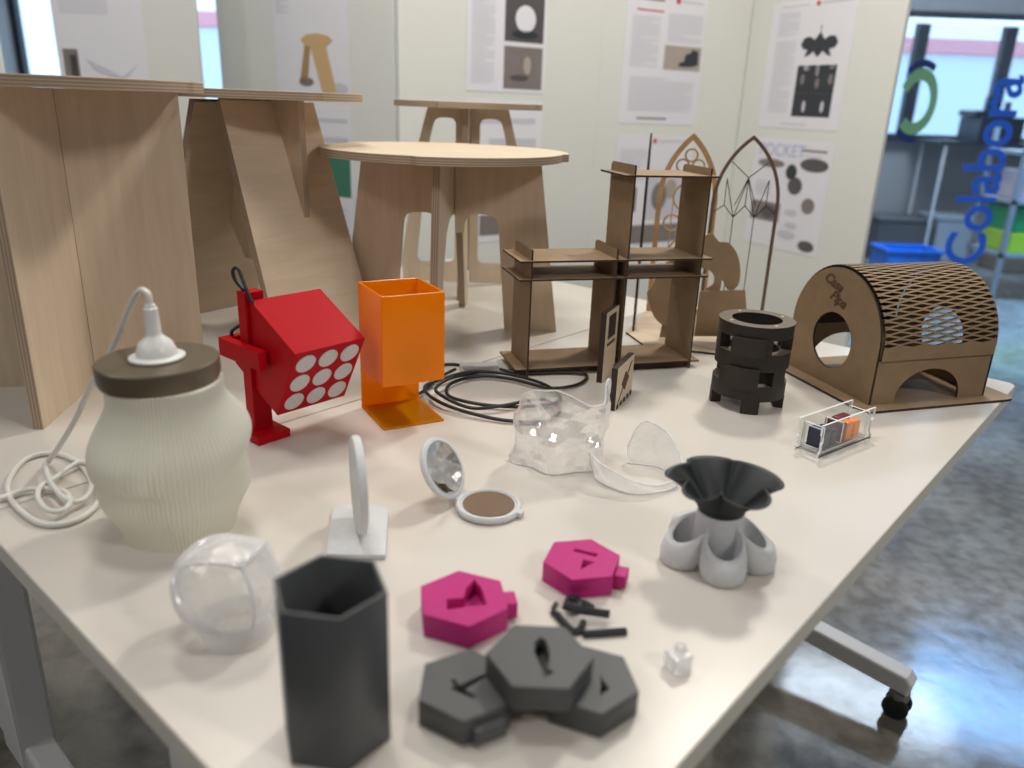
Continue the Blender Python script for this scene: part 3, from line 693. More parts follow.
# ------------------------------------------------------------------ pendant lamp shade
def pendant():
    cx, cy = -.358, .758
    t = thing('pendant_lamp', (cx, cy, TZ), 'ribbed cream pendant shade with a bronze lid, standing at the left', 'lamp')
    bm = bmesh.new(); SEG = 384; NZ = 60; H_ = .168
    def sm(x): x = max(0, min(1, x)); return x * x * (3 - 2 * x)
    def rad(u, a):
        uf = .53 + .13 * sin(a) + .03 * sin(3 * a + .6)          # lower hem of the upper fold
        t = (.98 - u) / (.98 - uf)
        upper = .0565 + (.0250 - .0030 * max(0, cos(a)) + .001 * max(0, -cos(a))) * sm((t - .10) / .72) + .0028 * sin(3 * a + 1.2) * sm(t) - .0018 * sm((t - .85) / .15)
        low = .057 + .0045 * max(0, -cos(a)) * sm(u / .25) + .0135 * (1 - sm((.30 - u) / .30)) + .0035 * math.exp(-((u - .30 - .04 * sin(2 * a)) / .09) ** 2) * (.6 + .4 * cos(2 * a)) + .002 * sin(5 * a) * sm(u / .3)
        q = 1 / (1 + math.exp(-(u - uf) * 75))
        return upper * q + low * (1 - q)
    rings = []
    for k in range(NZ + 1):
        u = k / NZ; z = TZ + .0005 + H_ * u; ring = []
        for i in range(SEG):
            a = 2 * pi * i / SEG
            r = rad(u, a) + .0008 * (1 if i % 4 < 2 else -1)
            ring.append((cx + r * cos(a), cy + r * sin(a), z))
        rings.append(ring)
    ring_loft(bm, rings); fin('shade', bm, 'cream', t, smooth=True)
    # lid, slightly tilted
    tilt = Matrix.Translation((cx, cy, TZ + H_ + .002)) @ Matrix.Rotation(radians(-5), 4, 'Y')
    tilt = Matrix.Translation((cx - .004, cy, TZ + H_ + .0105)) @ Matrix.Rotation(radians(-1.2), 4, Vector((0, 1, 0)))
    bm = bmesh.new(); lathe(bm, [(.050, -.009), (.0575, -.009), (.0595, -.003), (.0595, .012), (.0583, .0135)], seg=80, mw=tilt); fin('lid', bm, 'bronze', t, smooth=True, angle=.5)
    bm = bmesh.new(); lathe(bm, [(.027, .0146), (.027, .0165), (.020, .018), (.0195, .022), (.016, .031), (.009, .037), (.0072, .040), (.0068, .066), (.0055, .067), (.0050, .070)], seg=40, mw=tilt)
    cp = fin('ceiling_cup', bm, 'white_plastic', t, smooth=True, angle=.7)
    tip = tilt @ Vector((0, 0, .068))
    def aty(px, py, y): r = ray(px, py); return CAM + r * ((y - CAM.y) / r.y)
    P = [tip, tip + Vector((0, 0, .010)), aty(146, 292, .76), aty(140, 291, .765), aty(131, 305, .775), aty(112, 349, .80), aty(90, 388, .82), aty(74, 422, .84)]
    for k, (px, py) in enumerate(((58, 448), (48, 462), (47, 477), (53, 493), (66, 506), (80, 509), (91, 498), (90, 480), (75, 463), (50, 456), (25, 463), (9, 485), (13, 505), (35, 524), (58, 528), (82, 521), (98, 506), (100, 488), (94, 474), (78, 470),
                   (55, 486), (41, 495), (40, 508), (50, 518), (64, 518), (72, 508), (62, 495), (30, 494), (0, 503), (-30, 508))):
        q = at(px, py); P.append(aty(px, py, (.86, .885)[k]) if k < 2 else Vector((q.x, q.y, TZ + (0, 0, .014, .012, .0105, .0095, .0085)[k] if k < 7 else TZ + (.0042 if k < 18 else .0095 if k < 26 else .006)))) 
    bm = bmesh.new(); tube(bm, P, .0032, 10, 10); fin('cord', bm, 'white_cable', t, smooth=True)
pendant()

# ------------------------------------------------------------------ red spotlight
def spotlight():
    o = Vector((-.271, .930, .885)); s = .11
    yaw, tl = .862, .484
    Rm = Matrix.Rotation(yaw, 4, 'Z') @ Matrix.Rotation(tl, 4, 'X')
    mw = Matrix.Translation(o) @ Rm
    t = thing('spotlight', (-.343, 1.012, TZ), 'red square spotlight with nine round white lenses, on a stand', 'lamp')
    bm = bmesh.new(); box(bm, (0, 0, -s), (s, s, 0), bevel=.0012); bmesh.ops.transform(bm, matrix=mw, verts=bm.verts)
    h = fin('lamp_head', bm, 'red', t)
    for i in range(3):
        for j in range(3):
            c = Vector((s * (.185 + .315 * i), -.0002, -s * (.19 + .31 * j)))
            bm = bmesh.new(); lathe(bm, [(.0145, 0), (.0145, .0008), (.0135, .0014)], seg=36, mw=mw @ Matrix.Translation(c) @ Matrix.Rotation(pi / 2, 4, 'X'))
            fin('lens', bm, 'lens_white', h)
    # stand: post and square foot, aligned with the lamp's yaw
    b = Vector((-.346, 1.006, TZ)); mz = Matrix.Translation(b) @ Matrix.Rotation(yaw, 4, 'Z')
    bm = bmesh.new(); box(bm, (-.0245, -.030, 0), (.0255, .021, .012), bevel=.001); bmesh.ops.transform(bm, matrix=mz, verts=bm.verts); fin('base', bm, 'red', t)
    bm = bmesh.new(); box(bm, (-.014, -.006, .012), (.014, .014, .206), bevel=.001); bmesh.ops.transform(bm, matrix=mz, verts=bm.verts); fin('post', bm, 'red', t)
    # yoke: arm wrapping round the left side
    bm = bmesh.new()
    yk = mz
    p_side = mw @ Vector((-.004, s * .42, -s * .62))
    # arm from behind the post to the side of the head
    loc = mz.inverted() @ p_side
    x = loc.x
    box(bm, (x - .013, loc.y - .014, .112), (x - .0005, .050, .137)); box(bm, (x - .0005, .038, .112), (.028, .050, .137))
    bmesh.ops.transform(bm, matrix=yk, verts=bm.verts); fin('yoke', bm, 'red', t)
    bm = bmesh.new(); lathe(bm, [(.007, 0), (.007, .006)], seg=6, mw=yk @ Matrix.Translation((x, loc.y, .127)) @ Matrix.Rotation(pi / 2, 4, 'Y')); fin('bolt', bm, 'red', t)
    # cable loops
    top = mz @ Vector((0, .004, .200))
    bm = bmesh.new()
    q = mz @ Vector((-.004, -.004, .206))
    tube(bm, [q + Vector((.006, -.012, -.012)), q + Vector((-.002, -.008, .004)), q + Vector((-.010, 0, .020)), q + Vector((-.016, .004, .030)), q + Vector((-.022, .004, .026)), q + Vector((-.020, .004, .014)), q + Vector((-.008, 0, .001)), q + Vector((.004, -.004, -.014))], .0024, 8, 8)
    fin('cable', bm, 'black_cable', t, smooth=True); bm = bmesh.new()
    q = yk @ Vector((x + .002, .044, .137))
    tube(bm, [q + Vector((.004, 0, -.004)), q + Vector((.002, 0, .006)), q + Vector((.012, .004, .014)), q + Vector((.028, .006, .020)), q + Vector((.034, .004, .022))], .0024, 8, 8)
    fin('cable', bm, 'black_cable', t, smooth=True)
spotlight()

# ------------------------------------------------------------------ orange lamp
def orange_lamp():
    LB = Vector((-.227, 1.126, TZ)); FL = Vector((-.181, 1.036, TZ)); FR = Vector((-.099, 1.082, TZ))
    wv = (FR - FL); L_ = wv.length; dv = LB - FL; D_ = dv.length
    mw = T3(FL, wv, dv)      # x: along front, y: to the back, z up
    t = thing('table_lamp', (FL + FR + LB + LB + wv) / 4, 'translucent orange acrylic table lamp with a square shade', 'lamp')
    th = .003; H_ = .197; zb = .066
    def part(name, boxes, par=t):
        bm = bmesh.new()
        for lo, hi in boxes: box(bm, lo, hi, bevel=.0008)
        bmesh.ops.transform(bm, matrix=mw, verts=bm.verts); return fin(name, bm, 'orange', par)
    part('base', [((0, 0, 0), (L_, D_ - th - .0002, th))])
    part('back_panel', [((0, D_ - th, 0), (L_, D_, H_))])
    part('front_panel', [((0, 0, zb), (L_, th, H_))])
    part('side_panel', [((0, th + .0002, zb), (th, D_ - th - .0002, H_))])
    part('side_panel', [((L_ - th, th + .0002, zb), (L_, D_ - th - .0002, H_))])
    part('shade_floor', [((th + .0002, th + .0002, zb), (L_ - th - .0002, D_ - th - .0002, zb + th))])
    c = mw @ Vector((L_ * .55, D_ * .55, 0))
    bm = bmesh.new(); lathe(bm, [(.016, zb + th + .0005), (.018, zb + .012), (.018, zb + .03), (.013, zb + .034)], (c.x, c.y, TZ), 24); fin('lamp_holder', bm, 'black_cable', t, smooth=True)
    bm = bmesh.new(); lathe(bm, [(.012, zb + .0345), (.014, zb + .042), (.024, zb + .058), (.027, zb + .07), (.022, zb + .088), (.010, zb + .096), (.002, zb + .098)], (c.x, c.y, TZ), 28); fin('bulb', bm, pmat('amber_glass_bulb', (0.25, 0.10, 0.02), 0.1), t, smooth=True)
    # cable with inline switch
    z = TZ + .0042
    p0 = mw @ Vector((L_ * .8, D_ + .002, .012))
    P = [(p0.x, p0.y, p0.z), (p0.x + .02, p0.y + .02, TZ + .006), (-.125, 1.262, z), (-.10, 1.30, z + .004)]
    bm = bmesh.new(); tube(bm, P, .0028, 8, 10)
    a = at(497, 373); 
    P = [(a.x, a.y, z + .004)]
    for px, py, dz in ((520, 376, 2), (560, 375, 1), (583, 376, 1), (586, 381, 1), (574, 388, 1), (548, 391, 2), (512, 383, 3), (480, 380, 3), (452, 387, 3), (447, 398, 3), (462, 405, 3), (492, 409, 2), (530, 410, 2), (560, 404, 2),
                       (545, 390, 4.5), (505, 380, 6), (470, 379, 7), (440, 386, 6), (425, 392, 5), (430, 402, 5), (452, 413, 4.5), (488, 421, 2), (515, 424, 1), (545, 424, 1), (560, 415, 4.5), (540, 406, 6), (500, 412, 5), (470, 413, 4), (442, 405, 9), (436, 396, 8), (450, 388, 10), (480, 374, 2), (455, 366, 0), (432, 368, 0), (420, 372, 0)):
        q = at(px, py); P.append((q.x, q.y, TZ + .003 + dz * .0014))
    tube(bm, P, .0028, 8, 8)
    fin('cable', bm, 'black_cable', t, smooth=True)
    s0 = at(460, 375); s1 = at(496, 374)
    d = (s1 - s0); d.z = 0; Ls = d.length + .004
    m2 = T3((s0.x, s0.y, TZ + .0005), d, (-d.y, d.x, 0))
    bm = bmesh.new(); box(bm, (0, -.012, 0), (Ls, .012, .020), bevel=.004, seg=3); bmesh.ops.transform(bm, matrix=m2, verts=bm.verts); sw = fin('switch', bm, 'switch', t)
    bm = bmesh.new(); box(bm, (.008, -.006, .004), (Ls - .008, .006, .012)); box(bm, (.004, -.003, .013), (Ls - .004, -.001, .015), 0); bmesh.ops.transform(bm, matrix=m2, verts=bm.verts); fin('terminal', bm, 'ink_mid', sw)
orange_lamp()

# ------------------------------------------------------------------ shelf model
def shelf_model():
    o = Vector((.026, 1.295, TZ)); L_ = .315
    xd = Vector((.30, .086, 0)).normalized(); yd = Vector((-xd.y, xd.x, 0)); yd = Vector((-.36, .93, 0)).normalized()
    yd = Vector((-xd.y, xd.x, 0))
    t = thing('shelf_model', tuple(o + xd * .15 + yd * .05), 'brown slotted board shelf model, low on the left and tall on the right', 'shelf')
    D_ = .103; th = .0032
    def vert(x, h, y0=0, y1=D_, z0=0, notch=True):
        m = T3(o + xd * x, yd, (0, 0, 1))
        pl = plate('upright', [[(y0, z0), (y1, z0), (y1, h - .004), (y1 - .006, h), (y0 + .006, h), (y0, h - .0)]], th, m, ['mdf', 'burnt'], t)
    vert(.0, .222); vert(.152, .222); vert(.172, .36); vert(L_ - .003, .357)
    def horiz(z, x0, x1, y0=-.004, y1=D_ + .006, mats=('mdf_light', 'burnt')):
        m = T3(o + Vector((0, 0, z)), xd, yd)
        plate('shelf_board', [[(x0, y0), (x1, y0), (x1, y1), (x0, y1)]], th, m, list(mats), t)
    horiz(.013, -.022, L_ + .016, 0.0); horiz(.172, -.022, L_ + .012); horiz(.203, -.022, L_ + .016); horiz(.343, .153, L_ + .012)
    m = T3(o + yd * .008, xd, (0, 0, 1)); plate('stiffener', [[(.16, 0), (L_ - .005, 0), (L_ - .005, .0112), (.16, .0112)]], th, m, ['burnt', 'burnt'], t)
shelf_model()

# ------------------------------------------------------------------ two engraved wooden tiles
def tiles():
    yd = Vector((.037, .086, 0)).normalized()
    def tile(o, w_, z0, z1, label, marks):
        t = thing('wooden_tile', tuple(o + yd * w_ / 2), label, 'wooden tile', 'engraved tiles in front of the shelf model')
        m = T3(o, yd, (0, 0, 1)); th = .010
        plate('board', [[(0, z0), (w_, z0), (w_, z1), (0, z1)]], th, m, ['birch', 'burnt'], t)
        bm = bmesh.new()
        off = m @ Matrix.Translation((0, 0, th / 2 + .0004))
        for pts, mat in marks: add_flat(bm, [[(u * w_, z0 + v * (z1 - z0)) for u, v in pts]], .0008, off, mat, mat)
        fin('engraving', bm, ['burnt', 'engrave'], t)
    tile(Vector((.150, 1.280, TZ)), .072, 0, .124, 'upright light wood tile with a black engraved window, behind its twin', [
        ([(.22, .60), (.78, .60), (.78, .93), (.22, .93)], 0), ([(.2, .50), (.8, .50), (.8, .54), (.2, .54)], 1)])
    t2 = tile(Vector((.158, 1.150, TZ)), .094, 0, .070, 'light wood tile with an engraved diamond and notched foot, nearer of the pair', [
        ([(.12, .12), (.20, .18), (.88, .88), (.80, .86)], 1), ([(.5, .30), (.72, .55), (.5, .75), (.30, .5)], 1)] + [([(.08 + .2 * i, 0), (.18 + .2 * i, 0), (.18 + .2 * i, .10), (.08 + .2 * i, .10)], 0) for i in range(5)])
tiles()

# ------------------------------------------------------------------ gothic window model
def gothic():
    base_c = Vector((.42, 1.62, TZ))
    t = thing('gothic_model', tuple(base_c), 'laser cut model of gothic window arches with curvy animal shapes, behind the shelf model', 'model')
    pts = [(.236, 1.60), (.262, 1.503), (.42, 1.462), (.56, 1.53), (.60, 1.70), (.48, 1.86), (.33, 1.84)]
    plate('base', [pts], .004, Matrix.Translation((0, 0, TZ + .0022)), ['birch', 'burnt'], t)
    z0 = TZ + .0045
    def archpts(hw, h0, h1, n=16):
        """pointed arch outline, half width hw, springing height h0, apex h1"""
        rt = []
        # arc centre on the springing line
        H_ = h1 - h0; R_ = (H_ * H_ + hw * hw) / (2 * hw); cxx = hw - R_
        a1 = atan2(H_, -cxx)
        for i in range(n + 1):
            a = a1 * i / n; rt.append((cxx + R_ * cos(a), h0 + R_ * sin(a)))
        return rt
    def arch_outline(hw, h0, h1):
        rt = archpts(hw, h0, h1); return [(hw, 0)] + rt + [(-x, y) for x, y in reversed(rt[:-1])] + [(-hw, 0)]
    def arch(name, c, d, hw, h0, h1, fr, mats, tracery, foot=0.0):
        m = T3(c, d, (0, 0, 1))
        out = arch_outline(hw, h0, h1); inn = [(x, y + (fr if y == 0 else 0)) for x, y in arch_outline(hw - fr, h0, h1 - fr * 1.35)]
        a = plate(name, [out, inn], .004, m, mats, t)
        bm = bmesh.new()
        for p, q, r in tracery:
            tube(bm, [(p[0], p[1], 0), (q[0], q[1], 0)], r, 6, 1, smooth=False)
        bmesh.ops.transform(bm, matrix=m, verts=bm.verts); fin('tracery', bm, [mats[1]], a)
        return m
    # right arch facing us
    hw, h0, h1 = .071, .262, .395
    tr = []
    for sx in (-.022, .022):
        tr += [((sx, 0), (sx, .238), .0010)]
        tr += [((sx, .238), (sx - .022, .262), .0010), ((sx, .238), (sx + .022, .262), .0010)]
        tr += [((sx, .238), (sx - .022 if sx < 0 else sx - .022, .315), .0010), ((sx, .238), (sx + .022, .315), .0010)]
    tr += [((-.044, .262), (-.067, .246), .0010), ((.044, .262), (.067, .246), .0010), ((-.044, .262), (-.044, .315), .001), ((.044, .262), (.044, .315), .001), ((-.044, .262), (-.022, .238), .001), ((.044, .262), (.022, .238), .001)]
    tr += [((0, .262), (0, .318), .001), ((0, .318), (-.038, .349), .001), ((0, .318), (.038, .349), .001), ((0, .318), (-.022, .262), .001), ((0, .318), (.022, .262), .001)]
    arch('window_arch', (.468, 1.66, z0), (1, .06, 0), hw, h0, h1 + .006, .006, ['brown_frame', 'burnt'], tr)
    # ornate arch further back, light wood
    tr = [((0, 0), (0, .30), .0016), ((-.03, 0), (-.03, .25), .0012), ((.03, 0), (.03, .25), .0012)]
    for k in range(16):
        a = 2 * pi * k / 16; b = 2 * pi * (k + 1) / 16
        for (cx, cy, r) in ((0, .352, .013), (-.017, .330, .013), (.017, .330, .013), (0, .262, .030), (-.028, .205, .018), (.028, .205, .018), (0, .14, .030)):
            tr.append(((cx + r * cos(a), cy + r * sin(a)), (cx + r * cos(b), cy + r * sin(b)), .0022))
    arch('window_arch', (.372, 1.78, z0), (1, -.12, 0), .066, .255, .398, .011, ['wood_orange', 'wood_orange'], tr)
    # left arch, nearly edge on
    tr = [((0, 0), (0, .25), .0012), ((-.025, .24), (.025, .30), .0012), ((.025, .24), (-.025, .30), .0012)]
    for k in range(6): tr.append(((-.045, .03 + .04 * k), (.045, .07 + .04 * k), .0009)); tr.append(((.045, .03 + .04 * k), (-.045, .07 + .04 * k), .0009))
    arch('window_arch', (.262, 1.665, z0), (.17, .985, 0), .062, .26, .398, .008, ['burnt', 'burnt'], tr)
    # curvy animal silhouettes and the straight block under them
    def sil(c, d, pts, name='silhouette', mats=('mdf_light', 'mdf'), holes=()):
        plate(name, [[(p.x, p.y) for p in spline_pts([(x, y, 0) for x, y in pts], 5, True)]] + [list(h) for h in holes], .004, T3(c, d, (0, 0, 1)), list(mats), t)
    # right animal standing on the block (px 695..742, y 235..292)
    def pos(px, py, y):
        r = ray(px, py); q = (y - CAM.y) / r.y; p = CAM + r * q; return (p.x, p.z - z0)
    Y1 = 1.56
    A = [pos(x, y, Y1) for x, y in ((700, 262), (703, 240), (711, 233), (716, 238), (720, 242), (729, 243), (737, 254), (740, 268), (739, 282), (734, 289), (727, 289), (722, 280), (719, 291), (709, 291), (705, 289), (713, 284), (714, 276), (709, 270), (702, 268))]
    sil((0, Y1, z0), (1, 0, 0), A)
    B = [pos(x, y, Y1 - .01) for x, y in ((700, 291), (745, 290), (748, 336), (694, 336))]
    plate('silhouette_base', [[(x, max(y, 0)) for x, y in B]], .004, T3((0, Y1 - .01, z0), (1, 0, 0), (0, 0, 1)), ['mdf_light', 'mdf'], t)
    Y2 = 1.55
    Cc = [pos(x, y, Y2) for x, y in ((647, 293), (653, 285), (658, 270), (668, 262), (676, 262), (676, 322), (672, 330), (664, 326), (655, 318), (650, 306))]
    sil((0, Y2, z0), (1, 0, 0), Cc)
    D2 = [pos(x, y, Y2) for x, y in ((664, 318), (690, 318), (690, 338), (660, 338))]
    plate('silhouette_base', [[(x, max(y, 0)) for x, y in D2]], .004, T3((0, Y2 + .006, z0), (1, 0, 0), (0, 0, 1)), ['mdf_light', 'mdf'], t)
gothic()

# ------------------------------------------------------------------ black stacked ring tower
def ring_tower():
    c = Vector((.385, 1.212, TZ))
    t = thing('ring_tower', tuple(c), 'dark round tower of stacked cut rings and blocks with an open top', 'model')
    Ro, Ri = .058, .040
    def sector(a0, a1, r0=Ri, r1=Ro, n=14):
        return [(r1 * cos(a0 + (a1 - a0) * i / n), r1 * sin(a0 + (a1 - a0) * i / n)) for i in range(n + 1)] + [(r0 * cos(a1 - (a1 - a0) * i / n), r0 * sin(a1 - (a1 - a0) * i / n)) for i in range(n + 1)]
    z = 0.0; lay = []
    # (kind, thickness, phase)
    lay = [('b', .021, 0), ('r', .025, 0), ('b', .024, 45), ('r', .027, 0), ('b', .024, 8), ('r', .018, 0)]
    z = 0
    for k, (kind, h, ph) in enumerate(lay):
        if kind == 'r':
            m = Matrix.Translation((c.x, c.y, TZ + z + h / 2))
            plate('ring', [circ(0, 0, Ro, 64), circ(0, 0, Ri, 64)], h - .0004, m, ['ring_top', 'black_wood'], t)
        else:
            for q in range(4):
                a = radians(ph + 90 * q - 100)
                m = Matrix.Translation((c.x, c.y, TZ + z + h / 2))
                plate('spacer', [sector(a - radians(14), a + radians(14), Ri + .002, Ro + .0005)], h - .0004, m, ['ring_top', 'black_wood'], t)
        z += h
    # thin seams on the rings: layered boards
    m = Matrix.Translation((c.x, c.y, TZ + z + .0015)); plate('top_ring', [circ(0, 0, Ro + .001, 64), circ(0, 0, Ri - .001, 64)], .003, m, ['ring_top', 'black_wood'], t)
    bm = bmesh.new()
    for a in (20, 110, 200, 290):
        a = radians(a); lathe(bm, [(.0025, 0), (.0025, .0006)], (c.x + .048 * cos(a), c.y + .048 * sin(a), TZ + z + .0031), 12)
    fin('peg', bm, 'birch', t)
    # bulging blocks standing proud of the rings on the viewer's side
    for z0, h, ad in ((.094, .030, -114), (.040, .036, -118)):
        a = radians(ad); m = Matrix.Translation((c.x, c.y, TZ + z0 + h / 2))
        plate('block', [sector(a - radians(24), a + radians(24), Ro + .0016, Ro + .0065)], h, m, ['black_wood', 'black_wood'], t, bevel=.001)
ring_tower()

# ------------------------------------------------------------------ lattice roofed house
def house():
    a = Vector((.954, .30, 0)).normalized(); b = Vector((-a.y, a.x, 0)); C0 = Vector((.584, 1.206, TZ)); th = .004
    t = thing('lattice_house', tuple(C0 + a * .12 + b * .11), 'arched fibreboard pet house with a lattice barrel roof and round doorway', 'model')
    W_ = .224; L_ = .240; zb = .0045
    mw = T3(C0, a, b)     # x along the barrel, y across, z up
    base = round_poly([(-.028, -.026), (L_ + .046, -.026), (L_ + .046, W_ + .02), (-.028, W_ + .02)], .02)
    plate('base', [base], .0042, mw @ Matrix.Translation((0, 0, .0023)), ['mdf_light', 'burnt'], t)
    R_ = W_ / 2; zc = .096
    def arch(r=R_, n=40): return [(0 + (R_ - r), 0), (W_ - (R_ - r), 0)] + [(R_ + r * cos(pi * i / n), zc - zb + r * sin(pi * i / n)) for i in range(n + 1)]
    hole = circ(W_ * .505, .078, .049, 48)
    for x, nm in ((.002, 'front_wall'), (L_ - .002, 'back_wall')):
        m = mw @ T3((x, 0, zb), (0, 1, 0), (0, 0, 1))
        fw = plate(nm, [arch(), hole], th, m, ['mdf', 'burnt'], t)
        if nm == 'front_wall':
            bm = bmesh.new()
            # viewed from outside (-x), text runs from far to near: mirror the y axis
            mt = mw @ T3((-.0004, W_ * .52, zb + .176), (0, -1, -.30), (0, -.30, 1))
            add_text(bm, 'Casa', .025, mt @ Matrix.Translation((-.015, -.004, 0)), .0008, 0, shear=.4, fat=.0006)
            add_text(bm, 'Pipa', .025, mt @ Matrix.Translation((.010, -.024, 0)), .0008, 0, shear=.4, fat=.0006)
            fin('engraved_text', bm, 'engrave', fw)
    # side walls with arched opening
    for y, nm in ((.002, 'side_wall'), (W_ - .002, 'side_wall')):
        m = mw @ T3((0, y, zb), (1, 0, 0), (0, 0, 1)); H_ = .076
        n = 24; x0, x1 = .050, .182
        op = [(x0, 0.0)] + [((x0 + x1) / 2 - (x1 - x0) / 2 * cos(pi * i / n), .006 + .050 * sin(pi * i / n)) for i in range(n + 1)] + [(x1, 0.0)]
        outl = [(.0045, 0)] + op + [(L_ - .0045, 0), (L_ - .0045, H_), (.0045, H_)]
        plate(nm, [outl], th, m, ['mdf_light', 'burnt'], t)
    # plain strip of the bent roof, then the lattice
    def rp(x, s, off=0.0):
        """point on the roof skin: s = arc length from the near eave"""
        Rr = R_ + .0015 + off; st = .017
        if s < st: return mw @ Vector((x, R_ - Rr, .080 + (s / st) * (zc - .080)))
        tot = pi * Rr
        q = s - st
        if q > tot: return mw @ Vector((x, R_ + Rr, zc - (q - tot)))
        an = q / Rr; return mw @ Vector((x, R_ - Rr * cos(an), zc + Rr * sin(an)))
    tot = pi * (R_ + .0015) + 2 * .017
    s0 = .024; s1 = tot - .024
    bm = bmesh.new()
    def strip(f0, f1, xa, xb, n=60):
        rings = []
        for i in range(n + 1):
            x = xa + (xb - xa) * i / n; a0, a1 = f0(x), f1(x)
            rings.append([rp(x, a0, .0), rp(x, a0, .0032), rp(x, a1, .0032), rp(x, a1, .0)])
        R = [[bm.verts.new(p) for p in r] for r in rings]
        for u, v in zip(R[:-1], R[1:]):
            for k, mt in ((0, 1), (1, 0), (2, 1), (3, 1)):
                f = bm.faces.new((u[k], u[(k + 1) % 4], v[(k + 1) % 4], v[k])); f.material_index = mt
        bm.faces.new(R[0]).material_index = 1; bm.faces.new(R[-1]).material_index = 1
    for e0, e1 in ((0, s0), (s1, tot)):
        ns = 8
        for k in range(ns): strip(lambda x, k=k: e0 + (e1 - e0) * k / ns, lambda x, k=k: e0 + (e1 - e0) * (k + 1) / ns, .005, L_ - .005, 1)
    rows = 60; pitch = (s1 - s0) / rows; hw = .0015; per = L_ / 5
    for j in range(rows + 1):
        c = s0 + pitch * j; ph = 0 if j % 2 else pi
        amp = pitch * .5 - hw * .55
        f = lambda x: c + amp * (2 / pi) * math.asin(sin(2 * pi * x / per + ph)) * 1.0
        strip(lambda x: f(x) - hw, lambda x: f(x) + hw, .005, L_ - .005, 66)
    fin('roof_lattice', bm, ['mdf_light', 'burnt'], t)
house()

# ------------------------------------------------------------------ clear box with coloured blocks
def clear_box():
    F_ = Vector((.433, 1.003, TZ)); xa = (Vector((.536, 1.082, TZ)) - F_); L_ = xa.length * .93; xa.normalize()
    ya = Vector((-xa.y, xa.x, 0)); mw = T3(F_, xa, ya)
    W_ = .036; H_ = .042; th = .003
    t = thing('acrylic_box', tuple(F_ + xa * L_ / 2 + ya * W_ / 2), 'small open clear acrylic box holding coloured blocks, near the pet house', 'box')
    def wall(nm, pts, m, holes=()):
        return plate(nm, [pts] + list(holes), th, m, ['acrylic', 'acrylic_edge'], t)
    def side(h): 
        # finger-jointed ends
        return [(-.006, 0), (-.006, h * .12), (-.003, h * .15), (-.003, h * .4), (0, h * .45), (0, h * .6), (-.006, h * .68), (-.006, h), (-.003, h), (L_, h), (L_ + .008, h), (L_ + .008, h * .66), (L_ + .003, h * .6), (L_ + .003, h * .2), (L_ + .008, h * .12), (L_ + .008, 0), (L_, 0), (L_ * .5, .0), (0, 0)]
    wall('side_wall', side(H_ + .006), mw @ T3((0, 0, 0), (1, 0, 0), (0, 0, 1)))
    wall('side_wall', side(H_ + .006), mw @ T3((0, W_, 0), (1, 0, 0), (0, 0, 1)))
    for x in (.004, L_ - .002): wall('end_wall', [(.002, .004), (W_ - .002, .004), (W_ - .002, H_), (.002, H_)], mw @ T3((x, 0, 0), (0, 1, 0), (0, 0, 1)), [rrect(.005, .008, W_ - .005, H_ - .004, .003)])
    wall('bottom', [(.006, .002), (L_ - .004, .002), (L_ - .004, W_ - .002), (.006, W_ - .002)], mw @ Matrix.Translation((0, 0, .004)))
    wall('divider', [(.004, .006), (W_ - .004, .006), (W_ - .004, H_ - .004), (.004, H_ - .004)], mw @ T3((L_ * .46, 0, 0), (0, 1, 0), (0, 0, 1)))
    def blk(x0, x1, y0, y1, z0, z1, mat, label):
        bm = bmesh.new(); box(bm, (x0, y0, z0), (x1, y1, z1), bevel=.002); bmesh.ops.transform(bm, matrix=mw, verts=bm.verts)
        fin('coloured_block', bm, mat, label=label, cat='block', group='coloured blocks in the clear box')
    blk(.009, .028, .004, .030, .006, .034, 'navy', 'dark navy block at the near end of the clear box')
    blk(.030, .046, .005, .031, .006, .030, 'navy', 'navy block just inside, touching the divider side of the clear box')
    blk(.056, .066, .004, .031, .006, .036, 'maroon', 'maroon block between the navy and amber ones in the clear box')
    blk(.068, .084, .004, .017, .006, .034, 'amber', 'amber orange block against the near wall of the clear box')
    blk(.087, .103, .004, .017, .006, .033, 'amber', 'amber orange block at the far end of the clear box')
    blk(.070, .100, .019, .032, .006, .036, 'maroon', 'maroon block behind the two amber ones in the clear box')
clear_box()

# ------------------------------------------------------------------ clear formed plastic shells
def shell(bm, fn, nu, nv, th=.0012, closed_u=False):
    P = [[Vector(fn(i / nu, j / nv)) for i in range(nu + 1)] for j in range(nv + 1)]
    V = [[bm.verts.new(p) for p in r] for r in P]
    for j in range(nv):
        for i in range(nu): bm.faces.new((V[j][i], V[j][i + 1], V[j + 1][i + 1], V[j + 1][i]))
def rim(bm, fn, nu, nv, r=.0009, sides=('u0', 'u1', 'v0', 'v1')):
    L_ = []
    if 'v0' in sides: L_.append([fn(i / nu, 0) for i in range(nu + 1)])
    if 'v1' in sides: L_.append([fn(i / nu, 1) for i in range(nu + 1)])
    if 'u0' in sides: L_.append([fn(0, j / nv) for j in range(nv + 1)])
    if 'u1' in sides: L_.append([fn(1, j / nv) for j in range(nv + 1)])
    for p in L_: tube(bm, p, r, 6, 1, smooth=False)
